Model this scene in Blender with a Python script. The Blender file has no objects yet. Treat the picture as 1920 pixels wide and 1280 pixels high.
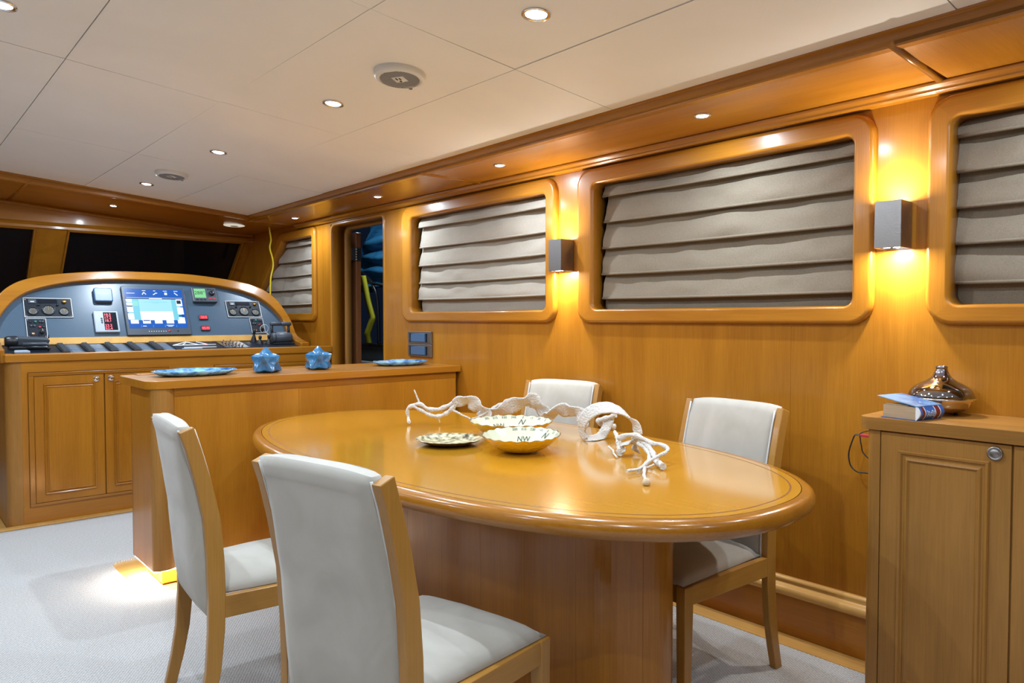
import bpy, bmesh, math, random
from mathutils import Vector, Matrix, noise as mnoise

scene = bpy.context.scene
COL = scene.collection
PI = math.pi
random.seed(7)

# ------------------------------------------------------------------ camera
cam_d = bpy.data.cameras.new('camera')
cam_d.sensor_width = 36.0
cam_d.lens = 25.53
cam_d.clip_start = 0.02
cam_d.clip_end = 100
cam = bpy.data.objects.new('camera', cam_d)
COL.objects.link(cam)
cam.location = (0, 0, 1.30)
cam.rotation_euler = (math.radians(90 - 1.767), 0, math.radians(-41.495))
scene.camera = cam

# ------------------------------------------------------------------ world (night) and exposure
world = bpy.data.worlds.new('night')
scene.world = world
world.use_nodes = True
bgn = world.node_tree.nodes['Background']
bgn.inputs[0].default_value = (0.012, 0.022, 0.05, 1)
bgn.inputs[1].default_value = 0.25
vs = scene.view_settings
vs.view_transform = 'Standard'
vs.look = 'None'
vs.exposure = 0.22
vs.gamma = 1.0
vs.use_curve_mapping = False

LAMP_W = 12.0          # watts of one ceiling downlight
LAMP_COL = (0.75, 0.875, 1.0)
SOFFIT_W = 6.5
SCONCE_W = 4.6

# ------------------------------------------------------------------ materials
def new_mat(name):
    m = bpy.data.materials.new(name)
    m.use_nodes = True
    nt = m.node_tree
    return m, nt, nt.nodes['Principled BSDF']

def plain(name, col, rough=0.5, metal=0.0, coat=0.0, emis=None, es=0.0, spec=0.5, trans=0.0, bump=None):
    m, nt, b = new_mat(name)
    b.inputs['Base Color'].default_value = (*col, 1)
    b.inputs['Roughness'].default_value = rough
    b.inputs['Metallic'].default_value = metal
    b.inputs['Coat Weight'].default_value = coat
    b.inputs['Coat Roughness'].default_value = 0.08
    b.inputs['Specular IOR Level'].default_value = spec
    b.inputs['Transmission Weight'].default_value = trans
    if emis:
        b.inputs['Emission Color'].default_value = (*emis, 1)
        b.inputs['Emission Strength'].default_value = es
    if bump:
        tc = nt.nodes.new('ShaderNodeTexCoord')
        n = nt.nodes.new('ShaderNodeTexNoise')
        n.inputs['Scale'].default_value = bump[0]
        n.inputs['Detail'].default_value = 4
        nt.links.new(tc.outputs['Object'], n.inputs['Vector'])
        bp = nt.nodes.new('ShaderNodeBump')
        bp.inputs['Strength'].default_value = bump[1]
        bp.inputs['Distance'].default_value = 0.01
        nt.links.new(n.outputs['Fac'], bp.inputs['Height'])
        nt.links.new(bp.outputs['Normal'], b.inputs['Normal'])
    return m

def ramp(nt, stops):
    r = nt.nodes.new('ShaderNodeValToRGB')
    e = r.color_ramp.elements
    while len(e) < len(stops):
        e.new(0.5)
    for i, (p, c) in enumerate(stops):
        e[i].position = p
        e[i].color = (*c, 1)
    return r

def wood(name, dark, light, axis='z', rough=0.32, coat=0.32, sc=1.0, fig=1.0):
    m, nt, b = new_mat(name)
    L = nt.links
    tc = nt.nodes.new('ShaderNodeTexCoord')
    def noise(along, across, detail, dist):
        mp = nt.nodes.new('ShaderNodeMapping')
        s = [across * sc] * 3
        s['xyz'.index(axis)] = along * sc
        mp.inputs['Scale'].default_value = s
        n = nt.nodes.new('ShaderNodeTexNoise')
        n.inputs['Scale'].default_value = 1.0
        n.inputs['Detail'].default_value = detail
        n.inputs['Distortion'].default_value = dist
        L.new(tc.outputs['Object'], mp.inputs['Vector'])
        L.new(mp.outputs['Vector'], n.inputs['Vector'])
        return n
    n1 = noise(0.9, 9, 5, 0.6 * fig)
    n2 = noise(6, 190, 3, 0.0)
    n3 = noise(0.35, 1.6, 2, 0.3)
    mx = nt.nodes.new('ShaderNodeMix')
    mx.data_type = 'FLOAT'
    mx.inputs[0].default_value = 0.36
    L.new(n1.outputs['Fac'], mx.inputs[2])
    L.new(n2.outputs['Fac'], mx.inputs[3])
    mx2 = nt.nodes.new('ShaderNodeMix')
    mx2.data_type = 'FLOAT'
    mx2.inputs[0].default_value = 0.3
    L.new(mx.outputs[0], mx2.inputs[2])
    L.new(n3.outputs['Fac'], mx2.inputs[3])
    r = ramp(nt, [(0.36, dark), (0.62, light)])
    L.new(mx2.outputs[0], r.inputs['Fac'])
    L.new(r.outputs['Color'], b.inputs['Base Color'])
    bp = nt.nodes.new('ShaderNodeBump')
    bp.inputs['Strength'].default_value = 0.06
    bp.inputs['Distance'].default_value = 0.002
    L.new(n2.outputs['Fac'], bp.inputs['Height'])
    L.new(bp.outputs['Normal'], b.inputs['Normal'])
    b.inputs['Roughness'].default_value = rough
    b.inputs['Specular IOR Level'].default_value = 0.35
    b.inputs['Coat Weight'].default_value = coat
    b.inputs['Coat Roughness'].default_value = 0.12
    return m

def cloudy(name, c0, c1, scale, rough, bscale=400, bstr=0.15, bdist=0.002, sheen=0.0):
    m, nt, b = new_mat(name)
    L = nt.links
    tc = nt.nodes.new('ShaderNodeTexCoord')
    n = nt.nodes.new('ShaderNodeTexNoise')
    n.inputs['Scale'].default_value = scale
    n.inputs['Detail'].default_value = 5
    n.inputs['Distortion'].default_value = 0.8
    L.new(tc.outputs['Object'], n.inputs['Vector'])
    r = ramp(nt, [(0.35, c0), (0.65, c1)])
    L.new(n.outputs['Fac'], r.inputs['Fac'])
    L.new(r.outputs['Color'], b.inputs['Base Color'])
    n2 = nt.nodes.new('ShaderNodeTexNoise')
    n2.inputs['Scale'].default_value = bscale
    n2.inputs['Detail'].default_value = 2
    L.new(tc.outputs['Object'], n2.inputs['Vector'])
    bp = nt.nodes.new('ShaderNodeBump')
    bp.inputs['Strength'].default_value = bstr
    bp.inputs['Distance'].default_value = bdist
    L.new(n2.outputs['Fac'], bp.inputs['Height'])
    L.new(bp.outputs['Normal'], b.inputs['Normal'])
    b.inputs['Roughness'].default_value = rough
    b.inputs['Specular IOR Level'].default_value = 0.25
    b.inputs['Sheen Weight'].default_value = sheen
    return m

def woven(name, c0, c1, sx, sy, rough, dist, ax=(0, 1), nsc=260):
    """two crossed sets of ribs: carpet loops or linen threads"""
    m, nt, b = new_mat(name)
    L = nt.links
    tc = nt.nodes.new('ShaderNodeTexCoord')
    sep = nt.nodes.new('ShaderNodeSeparateXYZ')
    L.new(tc.outputs['Object'], sep.inputs[0])
    def sine(out, k):
        mu = nt.nodes.new('ShaderNodeMath'); mu.operation = 'MULTIPLY'; mu.inputs[1].default_value = k
        L.new(out, mu.inputs[0])
        si = nt.nodes.new('ShaderNodeMath'); si.operation = 'SINE'
        L.new(mu.outputs[0], si.inputs[0])
        return si.outputs[0]
    a = sine(sep.outputs[ax[0]], sx)
    c = sine(sep.outputs[ax[1]], sy)
    mul = nt.nodes.new('ShaderNodeMath'); mul.operation = 'MULTIPLY'
    L.new(a, mul.inputs[0]); L.new(c, mul.inputs[1])
    n = nt.nodes.new('ShaderNodeTexNoise')
    n.inputs['Scale'].default_value = nsc
    n.inputs['Detail'].default_value = 4
    L.new(tc.outputs['Object'], n.inputs['Vector'])
    add = nt.nodes.new('ShaderNodeMath'); add.operation = 'MULTIPLY_ADD'
    add.inputs[1].default_value = 0.30
    L.new(mul.outputs[0], add.inputs[0]); L.new(n.outputs['Fac'], add.inputs[2])
    r = ramp(nt, [(0.25, c0), (0.75, c1)])
    L.new(add.outputs[0], r.inputs['Fac'])
    L.new(r.outputs['Color'], b.inputs['Base Color'])
    bp = nt.nodes.new('ShaderNodeBump')
    bp.inputs['Strength'].default_value = 0.5
    bp.inputs['Distance'].default_value = dist
    L.new(add.outputs[0], bp.inputs['Height'])
    L.new(bp.outputs['Normal'], b.inputs['Normal'])
    b.inputs['Roughness'].default_value = rough
    b.inputs['Specular IOR Level'].default_value = 0.15
    return m

WD, WL = (0.315, 0.113, 0.007), (0.455, 0.186, 0.014)
M = {}
for a in 'xyz':
    M['wood_' + a] = wood('honey_veneer_' + a, WD, WL, a)
    M['table_' + a] = wood('table_veneer_' + a, (0.49, 0.222, 0.010), (0.585, 0.282, 0.019), a, rough=0.18, coat=1.0, sc=0.8)
    M['beech_' + a] = wood('beech_' + a, (0.34, 0.158, 0.026), (0.44, 0.220, 0.043), a, rough=0.35, coat=0.2, fig=0.4)
    M['oak_' + a] = wood('oak_' + a, (0.25, 0.112, 0.020), (0.375, 0.175, 0.036), a, rough=0.38, coat=0.15, sc=1.1)
    M['trim_' + a] = wood('trim_wood_' + a, (0.28, 0.10, 0.006), (0.40, 0.160, 0.012), a, rough=0.25, coat=0.6, sc=0.9)
M['floor_wood'] = wood('floor_timber', (0.55, 0.29, 0.075), (0.68, 0.40, 0.12), 'y', rough=0.3, coat=0.4)
M['ceiling'] = cloudy('ceiling_vinyl', (0.85, 0.845, 0.82), (0.89, 0.885, 0.865), 1.3, 0.6, 250, 0.05)
M['dark'] = plain('dark_gap', (0.03, 0.02, 0.012), 0.8)
M['carpet'] = woven('woven_carpet', (0.36, 0.36, 0.355), (0.62, 0.62, 0.615), 2 * PI / 0.012, 2 * PI / 0.018, 0.95, 0.005, nsc=140)
M['suede'] = cloudy('pale_suede', (0.405, 0.385, 0.335), (0.475, 0.455, 0.405), 6, 0.85, 500, 0.1, 0.001, 0.3)
M['piping'] = plain('piping', (0.62, 0.62, 0.6), 0.8)
M['linen'] = woven('taupe_linen', (0.20, 0.165, 0.12), (0.30, 0.25, 0.187), 2 * PI / 0.0045, 2 * PI / 0.0045, 0.9, 0.0008, (1, 2))
M['linen_light'] = woven('light_linen', (0.33, 0.29, 0.235), (0.46, 0.41, 0.34), 2 * PI / 0.0045, 2 * PI / 0.0045, 0.9, 0.0008, (1, 2))
M['chrome'] = plain('chrome', (0.8, 0.8, 0.82), 0.08, 1.0)
M['smoke_chrome'] = plain('smoke_chrome', (0.33, 0.34, 0.38), 0.05, 1.0)
M['steel'] = plain('brushed_steel', (0.30, 0.285, 0.275), 0.36, 1.0, bump=(300, 0.05))
M['white_plastic'] = plain('white_plastic', (0.72, 0.72, 0.70), 0.4)
M['grille'] = plain('speaker_grille', (0.30, 0.30, 0.31), 0.6)
M['black'] = plain('black_plastic', (0.012, 0.014, 0.018), 0.35)
M['black_gloss'] = plain('black_gloss', (0.008, 0.012, 0.02), 0.12)
M['grey_plastic'] = plain('grey_plastic', (0.055, 0.07, 0.09), 0.4)
M['blue_grey'] = plain('blue_grey_plastic', (0.06, 0.13, 0.24), 0.38)
M['silver_plastic'] = plain('silver_plastic', (0.36, 0.42, 0.50), 0.35)
M['panel_black'] = plain('instrument_panel_black', (0.008, 0.013, 0.022), 0.45, spec=0.25)
M['dial'] = plain('dial_face', (0.10, 0.10, 0.09), 0.3)
M['white'] = plain('white_print', (0.75, 0.78, 0.80), 0.5)
M['red'] = plain('red_plastic', (0.45, 0.03, 0.05), 0.4)
M['green'] = plain('green_plastic', (0.02, 0.22, 0.17), 0.4)
M['brass'] = plain('brass', (0.65, 0.42, 0.12), 0.3, 1.0)
M['yellow'] = plain('yellow_cable', (0.75, 0.58, 0.02), 0.45)
M['lens'] = plain('lamp_lens', (0.9, 0.95, 1), 0.3, emis=(0.80, 0.91, 1.0), es=26)
M['led'] = plain('led_strip', (0.9, 0.95, 1), 0.3, emis=(1.0, 0.93, 0.80), es=16)
M['glass_dark'] = plain('night_glass', (0.003, 0.005, 0.010), 0.04, spec=0.35)
M['pane'] = plain('window_pane', (0.01, 0.012, 0.015), 0.03)
M['gold'] = plain('gold_lacquer', (0.86, 0.56, 0.012), 0.25, 0.2, bump=(90, 0.5))
M['dark_gold'] = plain('dark_gold', (0.16, 0.11, 0.03), 0.35, 0.6, bump=(120, 0.5))
M['cream'] = plain('cream_enamel', (0.60, 0.62, 0.46), 0.25, coat=0.4)
M['ink'] = plain('ink', (0.02, 0.02, 0.018), 0.5)
M['vine'] = plain('whitewashed_vine', (0.72, 0.69, 0.64), 0.8, bump=(130, 1.0))
M['vine_in'] = plain('bare_vine', (0.62, 0.50, 0.34), 0.8, bump=(60, 0.5))
M['paper'] = wood('page_edges', (0.36, 0.25, 0.15), (0.52, 0.39, 0.25), 'y', rough=0.8, coat=0, sc=2.2)
M['red_led'] = plain('red_digits', (0.3, 0.0, 0.02), 0.4, emis=(1.0, 0.10, 0.13), es=2.6)
M['red_lcd'] = plain('red_lit_window', (0.25, 0.01, 0.02), 0.3, emis=(0.75, 0.06, 0.07), es=0.5)
M['lcd'] = plain('green_lcd', (0.12, 0.3, 0.14), 0.3, emis=(0.16, 0.50, 0.20), es=0.55)
M['lcd_ink'] = plain('lcd_digits', (0.01, 0.04, 0.02), 0.5)

def emat(name, c, s=1.0):
    M[name] = plain(name, (0.01, 0.01, 0.01), 0.25, emis=c, es=s)
emat('scr_blue', (0.0, 0.10, 0.50), 0.95)
emat('scr_deep', (0.0, 0.05, 0.28), 0.8)
emat('scr_pale', (0.36, 0.74, 0.86), 1.0)
emat('scr_cyan', (0.20, 0.66, 0.82), 0.9)
emat('scr_white', (0.86, 0.95, 1.0), 1.15)
emat('scr_dark', (0.0, 0.04, 0.10), 0.6)
emat('scr_teal', (0.30, 0.78, 0.72), 0.9)

def carbon(name):
    m, nt, b = new_mat(name)
    L = nt.links
    tc = nt.nodes.new('ShaderNodeTexCoord')
    mp = nt.nodes.new('ShaderNodeMapping')
    mp.inputs['Rotation'].default_value = (0, math.radians(45), 0)
    mp.inputs['Scale'].default_value = (1 / 0.0085, 1, 1 / 0.0085)
    L.new(tc.outputs['Object'], mp.inputs['Vector'])
    w = nt.nodes.new('ShaderNodeTexWave')
    w.inputs['Scale'].default_value = 0.31
    w.bands_direction = 'X'
    L.new(mp.outputs['Vector'], w.inputs['Vector'])
    r = ramp(nt, [(0.3, (0.026, 0.050, 0.082)), (0.7, (0.085, 0.145, 0.215))])
    L.new(w.outputs['Fac'], r.inputs['Fac'])
    L.new(r.outputs['Color'], b.inputs['Base Color'])
    b.inputs['Roughness'].default_value = 0.34
    b.inputs['Coat Weight'].default_value = 0.12
    b.inputs['Coat Roughness'].default_value = 0.15
    return m
M['carbon'] = carbon('carbon_weave')

def glassy_blue(name, c0, c1, scale, rough):
    m, nt, b = new_mat(name)
    L = nt.links
    tc = nt.nodes.new('ShaderNodeTexCoord')
    v = nt.nodes.new('ShaderNodeTexVoronoi')
    v.inputs['Scale'].default_value = scale
    L.new(tc.outputs['Object'], v.inputs['Vector'])
    n = nt.nodes.new('ShaderNodeTexNoise')
    n.inputs['Scale'].default_value = scale * 0.7
    n.inputs['Detail'].default_value = 6
    L.new(tc.outputs['Object'], n.inputs['Vector'])
    r = ramp(nt, [(0.36, c0), (0.62, c1)])
    L.new(n.outputs['Fac'], r.inputs['Fac'])
    L.new(r.outputs['Color'], b.inputs['Base Color'])
    bp = nt.nodes.new('ShaderNodeBump')
    bp.inputs['Strength'].default_value = 0.5
    bp.inputs['Distance'].default_value = 0.004
    L.new(v.outputs['Distance'], bp.inputs['Height'])
    L.new(bp.outputs['Normal'], b.inputs['Normal'])
    b.inputs['Roughness'].default_value = rough
    b.inputs['Coat Weight'].default_value = 0.8
    return m
M['blue_glaze'] = glassy_blue('blue_glaze', (0.015, 0.11, 0.26), (0.045, 0.20, 0.40), 45, 0.22)
M['blue_glass'] = glassy_blue('blue_glass', (0.02, 0.16, 0.45), (0.30, 0.62, 0.85), 38, 0.15)
M['plate_pattern'] = glassy_blue('gold_plate_pattern', (0.06, 0.05, 0.02), (0.78, 0.74, 0.46), 60, 0.3)
M['cover'] = glassy_blue('book_cover_blue', (0.015, 0.10, 0.36), (0.16, 0.40, 0.66), 16, 0.35)
M['cover_blue'] = plain('book_spine_blue', (0.02, 0.12, 0.45), 0.3)
M['cover_red'] = plain('book_spine_red', (0.17, 0.02, 0.025), 0.35)
M['tarp'] = cloudy('blue_canvas', (0.02, 0.14, 0.30), (0.03, 0.22, 0.42), 5, 0.7)
M['deck'] = plain('deck_grey', (0.12, 0.14, 0.15), 0.6)
M['life_yellow'] = plain('yellow_webbing', (0.62, 0.62, 0.03), 0.6)
M['door_wood'] = wood('door_mahogany', (0.16, 0.06, 0.02), (0.26, 0.10, 0.035), 'z', rough=0.35, coat=0.3)

# ------------------------------------------------------------------ mesh helpers
WO = {}

def tag(o, label=None, cat=None, group=None, kind=None):
    if label: o['label'] = label
    if cat: o['category'] = cat
    if group: o['group'] = group
    if kind: o['kind'] = kind
    return o

def empty(name, loc, rot=(0, 0, 0), label=None, cat=None, group=None, kind=None):
    o = bpy.data.objects.new(name, None)
    o.empty_display_size = 0.05
    COL.objects.link(o)
    o.location = loc
    o.rotation_euler = rot
    WO[o.name] = Vector(loc) if tuple(rot) == (0, 0, 0) else None
    return tag(o, label, cat, group, kind)

class MB:
    def __init__(s):
        s.v = []; s.f = []; s.sm = []; s.mi = []
    def add(s, vs_, fs, smooth=False, mi=0):
        n = len(s.v)
        s.v += [Vector(p) for p in vs_]
        for f in fs:
            s.f.append([i + n for i in f]); s.sm.append(smooth); s.mi.append(mi)
        return s
    def box(s, x0, x1, y0, y1, z0, z1, mi=0):
        p = [(x0, y0, z0), (x1, y0, z0), (x1, y1, z0), (x0, y1, z0), (x0, y0, z1), (x1, y0, z1), (x1, y1, z1), (x0, y1, z1)]
        return s.add(p, [(0, 3, 2, 1), (4, 5, 6, 7), (0, 1, 5, 4), (1, 2, 6, 5), (2, 3, 7, 6), (3, 0, 4, 7)], False, mi)
    def hexa(s, p, mi=0):
        return s.add(p, [(0, 3, 2, 1), (4, 5, 6, 7), (0, 1, 5, 4), (1, 2, 6, 5), (2, 3, 7, 6), (3, 0, 4, 7)], False, mi)
    def prism(s, poly, axis, a0, a1, smooth=False, caps=True, mi=0):
        """poly: 2D points in the two remaining axes (cyclic order x,y,z)"""
        def pt(q, a):
            if axis == 'z': return (q[0], q[1], a)
            if axis == 'x': return (a, q[0], q[1])
            return (q[0], a, q[1])
        n = len(poly)
        vv = [pt(q, a0) for q in poly] + [pt(q, a1) for q in poly]
        s.add(vv, [(i, (i + 1) % n, n + (i + 1) % n, n + i) for i in range(n)], smooth, mi)
        if caps:
            s.add([pt(q, a0) for q in poly], [list(range(n))[::-1]], False, mi)
            s.add([pt(q, a1) for q in poly], [list(range(n))], False, mi)
        return s
    def loft(s, rings, closed_u=True, closed_v=False, caps=False, smooth=True, mi=0):
        """rings: list of point lists (same count)"""
        m = len(rings[0]); vv = [p for r in rings for p in r]; fs = []
        nr = len(rings)
        for i in range(nr if closed_v else nr - 1):
            for j in range(m if closed_u else m - 1):
                a = i * m + j; b = i * m + (j + 1) % m
                k = (i + 1) % nr
                fs.append((a, b, k * m + (j + 1) % m, k * m + j))
        s.add(vv, fs, smooth, mi)
        if caps:
            s.add(rings[0], [list(range(m))[::-1]], False, mi)
            s.add(rings[-1], [list(range(m))], False, mi)
        return s
    def lathe(s, prof, seg=32, c=(0, 0, 0), ry=1.0, axis='z', smooth=True, mi=0):
        rings = []
        for r, z in prof:
            ring = []
            for k in range(seg):
                a = 2 * PI * k / seg
                x, y = r * math.cos(a), r * math.sin(a) * ry
                if axis == 'z': p = (c[0] + x, c[1] + y, c[2] + z)
                elif axis == 'x': p = (c[0] + z, c[1] + x, c[2] + y)
                else: p = (c[0] + y, c[1] + z, c[2] + x)
                ring.append(p)
            rings.append(ring)
        return s.loft(rings, smooth=smooth, mi=mi)
    def cyl(s, c, r, h, axis='z', seg=20, mi=0):
        return s.lathe([(0.0001, 0), (r, 0), (r, 0), (r, h), (r, h), (0.0001, h)], seg, c, 1.0, axis, True, mi)
    def tube(s, pts, r, seg=8, closed=False, mi=0):
        pts = [Vector(p) for p in pts]
        rings = []
        n = len(pts)
        prev = None
        for i, p in enumerate(pts):
            t = (pts[(i + 1) % n] - pts[i - 1]) if closed else (pts[min(i + 1, n - 1)] - pts[max(i - 1, 0)])
            t.normalize()
            if prev is None:
                up = Vector((0, 0, 1)) if abs(t.z) < 0.9 else Vector((1, 0, 0))
                a = t.cross(up).normalized()
            else:
                a = (prev - t * prev.dot(t)).normalized()
            prev = a
            b = t.cross(a)
            rr = r(i / max(1, n - 1)) if callable(r) else r
            rings.append([p + (a * math.cos(2 * PI * k / seg) + b * math.sin(2 * PI * k / seg)) * rr for k in range(seg)])
        return s.loft(rings, closed_v=closed, caps=not closed)
    def mesh(s, name, off=None):
        me = bpy.data.meshes.new(name)
        vv = [p - off for p in s.v] if off is not None else s.v
        me.from_pydata([tuple(p) for p in vv], [], s.f)
        for i, p in enumerate(me.polygons):
            p.use_smooth = s.sm[i]
            p.material_index = s.mi[i]
        return me
    def build(s, name, mat, parent=None, at=None, bevel=0.0, seg=2, sub=0, label=None, cat=None, group=None, kind=None, fix=True, local=False):
        off = None
        if at is not None: off = Vector(at)
        elif parent is not None and not local: off = WO.get(parent.name)
        me = s.mesh(name, off)
        if fix:
            bm = bmesh.new(); bm.from_mesh(me)
            bmesh.ops.remove_doubles(bm, verts=bm.verts, dist=1e-6)
            bmesh.ops.recalc_face_normals(bm, faces=bm.faces)
            bm.to_mesh(me); bm.free()
        for mm in (mat if isinstance(mat, (list, tuple)) else [mat]):
            me.materials.append(M[mm] if isinstance(mm, str) else mm)
        o = bpy.data.objects.new(name, me)
        COL.objects.link(o)
        if parent is not None:
            o.parent = parent
            WO[o.name] = WO.get(parent.name)
        elif at is not None:
            o.location = at
            WO[o.name] = Vector(at)
        else:
            WO[o.name] = Vector((0, 0, 0))
        if bevel > 0:
            bv = o.modifiers.new('bevel', 'BEVEL')
            bv.width = bevel; bv.segments = seg; bv.limit_method = 'ANGLE'; bv.angle_limit = math.radians(40)
        if sub:
            sb = o.modifiers.new('sub', 'SUBSURF'); sb.levels = sub; sb.render_levels = sub
        return tag(o, label, cat, group, kind)

def children(o):
    return [c for c in o.children]

def copy_tree(o, parent=None):
    c = o.copy()
    COL.objects.link(c)
    c.parent = parent
    WO[c.name] = WO.get(o.name)
    for ch in children(o):
        copy_tree(ch, c)
    return c

def smooth_path(pts, n=6, closed=False):
    """Catmull-Rom"""
    P = [Vector(p) for p in pts]
    out = []
    m = len(P)
    rng = range(m) if closed else range(m - 1)
    for i in rng:
        p0 = P[(i - 1) % m] if closed or i > 0 else P[i]
        p1 = P[i]; p2 = P[(i + 1) % m]
        p3 = P[(i + 2) % m] if closed or i + 2 < m else p2
        for k in range(n):
            t = k / n
            out.append(0.5 * ((2 * p1) + (p2 - p0) * t + (2 * p0 - 5 * p1 + 4 * p2 - p3) * t * t + (3 * p1 - p0 - 3 * p2 + p3) * t ** 3))
    if not closed: out.append(P[-1])
    return out

def rpoly(pts, radii, n=6):
    """polygon with rounded corners, n+1 points per corner"""
    out = []
    m = len(pts)
    for i in range(m):
        p = Vector((*pts[i], 0)); a = Vector((*pts[i - 1], 0)); b = Vector((*pts[(i + 1) % m], 0))
        da = (a - p).normalized(); db = (b - p).normalized()
        r = radii[i] if isinstance(radii, (list, tuple)) else radii
        ang = da.angle(db)
        d = r / math.tan(ang / 2)
        c = p + (da + db).normalized() * (r / math.sin(ang / 2))
        s = p + da * d - c; e = p + db * d - c
        tot = s.angle(e) if r > 1e-6 else 0
        sg = 1 if s.cross(e).z > 0 else -1
        for k in range(n + 1):
            q = Matrix.Rotation(sg * tot * k / n, 3, 'Z') @ s + c
            out.append((q.x, q.y))
    return out

def text_geo(body, size, shear=0.0):
    cu = bpy.data.curves.new('t', 'FONT')
    cu.body = body; cu.size = size; cu.align_x = 'CENTER'; cu.align_y = 'CENTER'; cu.shear = shear
    cu.resolution_u = 3
    ob = bpy.data.objects.new('t', cu)
    COL.objects.link(ob)
    dg = bpy.context.evaluated_depsgraph_get()
    me = bpy.data.meshes.new_from_object(ob.evaluated_get(dg))
    vv = [tuple(v.co) for v in me.vertices]; ff = [tuple(p.vertices) for p in me.polygons]
    bpy.data.objects.remove(ob); bpy.data.curves.remove(cu); bpy.data.meshes.remove(me)
    return vv, ff

def area_light(name, loc, rot, size, watts, col, parent=None, shape='DISK', sy=None, spread=None):
    l = bpy.data.lights.new(name, 'AREA')
    l.shape = shape; l.size = size
    if sy: l.size_y = sy
    l.energy = watts; l.color = col
    if spread: l.spread = spread
    o = bpy.data.objects.new(name, l)
    COL.objects.link(o)
    o.location = loc; o.rotation_euler = rot
    if parent: o.parent = parent
    return o
# ================================================================== THE ROOM
XW = 2.83            # inner face of the starboard wall
ZS = 2.12            # underside of the side soffit

def zc(x):           # cambered ceiling
    return 2.355 - 0.082 * abs(x)
def zf(x):           # cambered front soffit
    return 2.12 + 0.073 * max(0.0, 2.5 - max(x, 0.0)) - 0.073 * max(0.0, -x)
def xb(y):           # inner face of the side beam
    return 2.298 + 0.0135 * y

# ---- floor: carpet with timber margins
def floor_parts():
    fl = empty('floor', (0, 0, 0), kind='structure', label='pale woven carpet with timber margins')
    cut = rpoly([(2.72, 3.665), (0.935, 3.665), (0.935, 4.30), (2.72, 4.30)], [0.001, 0.07, 0.07, 0.001], 6)
    poly = [(-2.3, -2.2), (2.706, -2.2)] + [(2.706, 3.665)] + [c for c in cut if c[0] < 2.5] + [(2.706, 4.30), (2.706, 5.345), (0.60, 5.345)] + \
           [(0.52, 5.37), (0.48, 5.44), (0.47, 7.9), (-2.3, 7.9)]
    MB().prism(poly, 'z', -0.03, 0.0).build('carpet', 'carpet', fl)
    m = MB().box(-2.3, 3.0, -2.2, 7.9, -0.06, -0.010)
    m.build('timber_floor', 'floor_wood', fl)
    MB().box(2.706, 2.83, -2.2, 3.66, -0.01, 0.002).build('timber_margin', 'floor_wood', fl)
    MB().box(2.706, 2.83, 4.31, 5.40, -0.01, 0.002).build('timber_margin', 'floor_wood', fl)
floor_parts()

# ---- ceiling panels
def ceiling_parts():
    ce = empty('ceiling', (0, 0, 0), kind='structure', label='off-white cambered ceiling of separate panels')
    xs = [-2.35, -1.8, -1.2, -0.6, 0.0, 0.59, 1.18, 1.78, 2.40]
    ys = [-2.2, -0.55, 0.72, 1.995, 3.28, 4.62, 6.05]
    g = 0.0017
    for i in range(len(xs) - 1):
        for j in range(len(ys) - 1):
            x0, x1, y0, y1 = xs[i] + g, xs[i + 1] - g, ys[j] + g, ys[j + 1] - g
            d = [random.uniform(-0.0012, 0.0022) for _ in range(4)]
            if i == len(xs) - 2: x1a, x1b = xb(y0) + 0.03, xb(y1) + 0.03
            else: x1a = x1b = x1
            c = [(x0, y0, zc(x0) + d[0]), (x1a, y0, zc(x1a) + d[1]), (x1b, y1, zc(x1b) + d[2]), (x0, y1, zc(x0) + d[3])]
            MB().hexa(c + [(p[0], p[1], p[2] + 0.012) for p in c]).build('ceiling_panel', 'ceiling', ce)
    m = MB()
    for i in range(len(xs) - 1):
        x0, x1 = xs[i], xs[i + 1]
        m.hexa([(x0, -2.2, zc(x0) + 0.014), (x1, -2.2, zc(x1) + 0.014), (x1, 6.05, zc(x1) + 0.014), (x0, 6.05, zc(x0) + 0.014),
                (x0, -2.2, 2.5), (x1, -2.2, 2.5), (x1, 6.05, 2.5), (x0, 6.05, 2.5)])
    m.build('ceiling_backing', 'dark', ce)
    # soffit panels along the starboard side
    for y0, y1, mt in ((-2.2, 0.89, 'wood_x'), (0.90, 3.415, 'wood_y'), (3.425, 5.99, 'wood_y')):
        MB().hexa([(xb(y0), y0, ZS), (XW, y0, ZS), (XW, y1, ZS), (xb(y1), y1, ZS),
                   (xb(y0), y0, ZS + 0.012), (XW, y0, ZS + 0.012), (XW, y1, ZS + 0.012), (xb(y1), y1, ZS + 0.012)]).build('soffit_panel', mt, ce)
    # front soffit, cambered
    for x0, x1 in ((-2.35, -1.2), (-1.19, 0.0), (0.01, 0.835), (0.845, 2.83)):
        n = 6
        rings = []
        for k in range(n + 1):
            x = x0 + (x1 - x0) * k / n
            z = zf(x)
            rings.append([(x, 5.99, z), (x, 7.03, z), (x, 7.03, z + 0.012), (x, 5.99, z + 0.012)])
        MB().loft(rings, caps=True, smooth=False).build('soffit_panel', 'wood_x', ce)
ceiling_parts()

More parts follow.
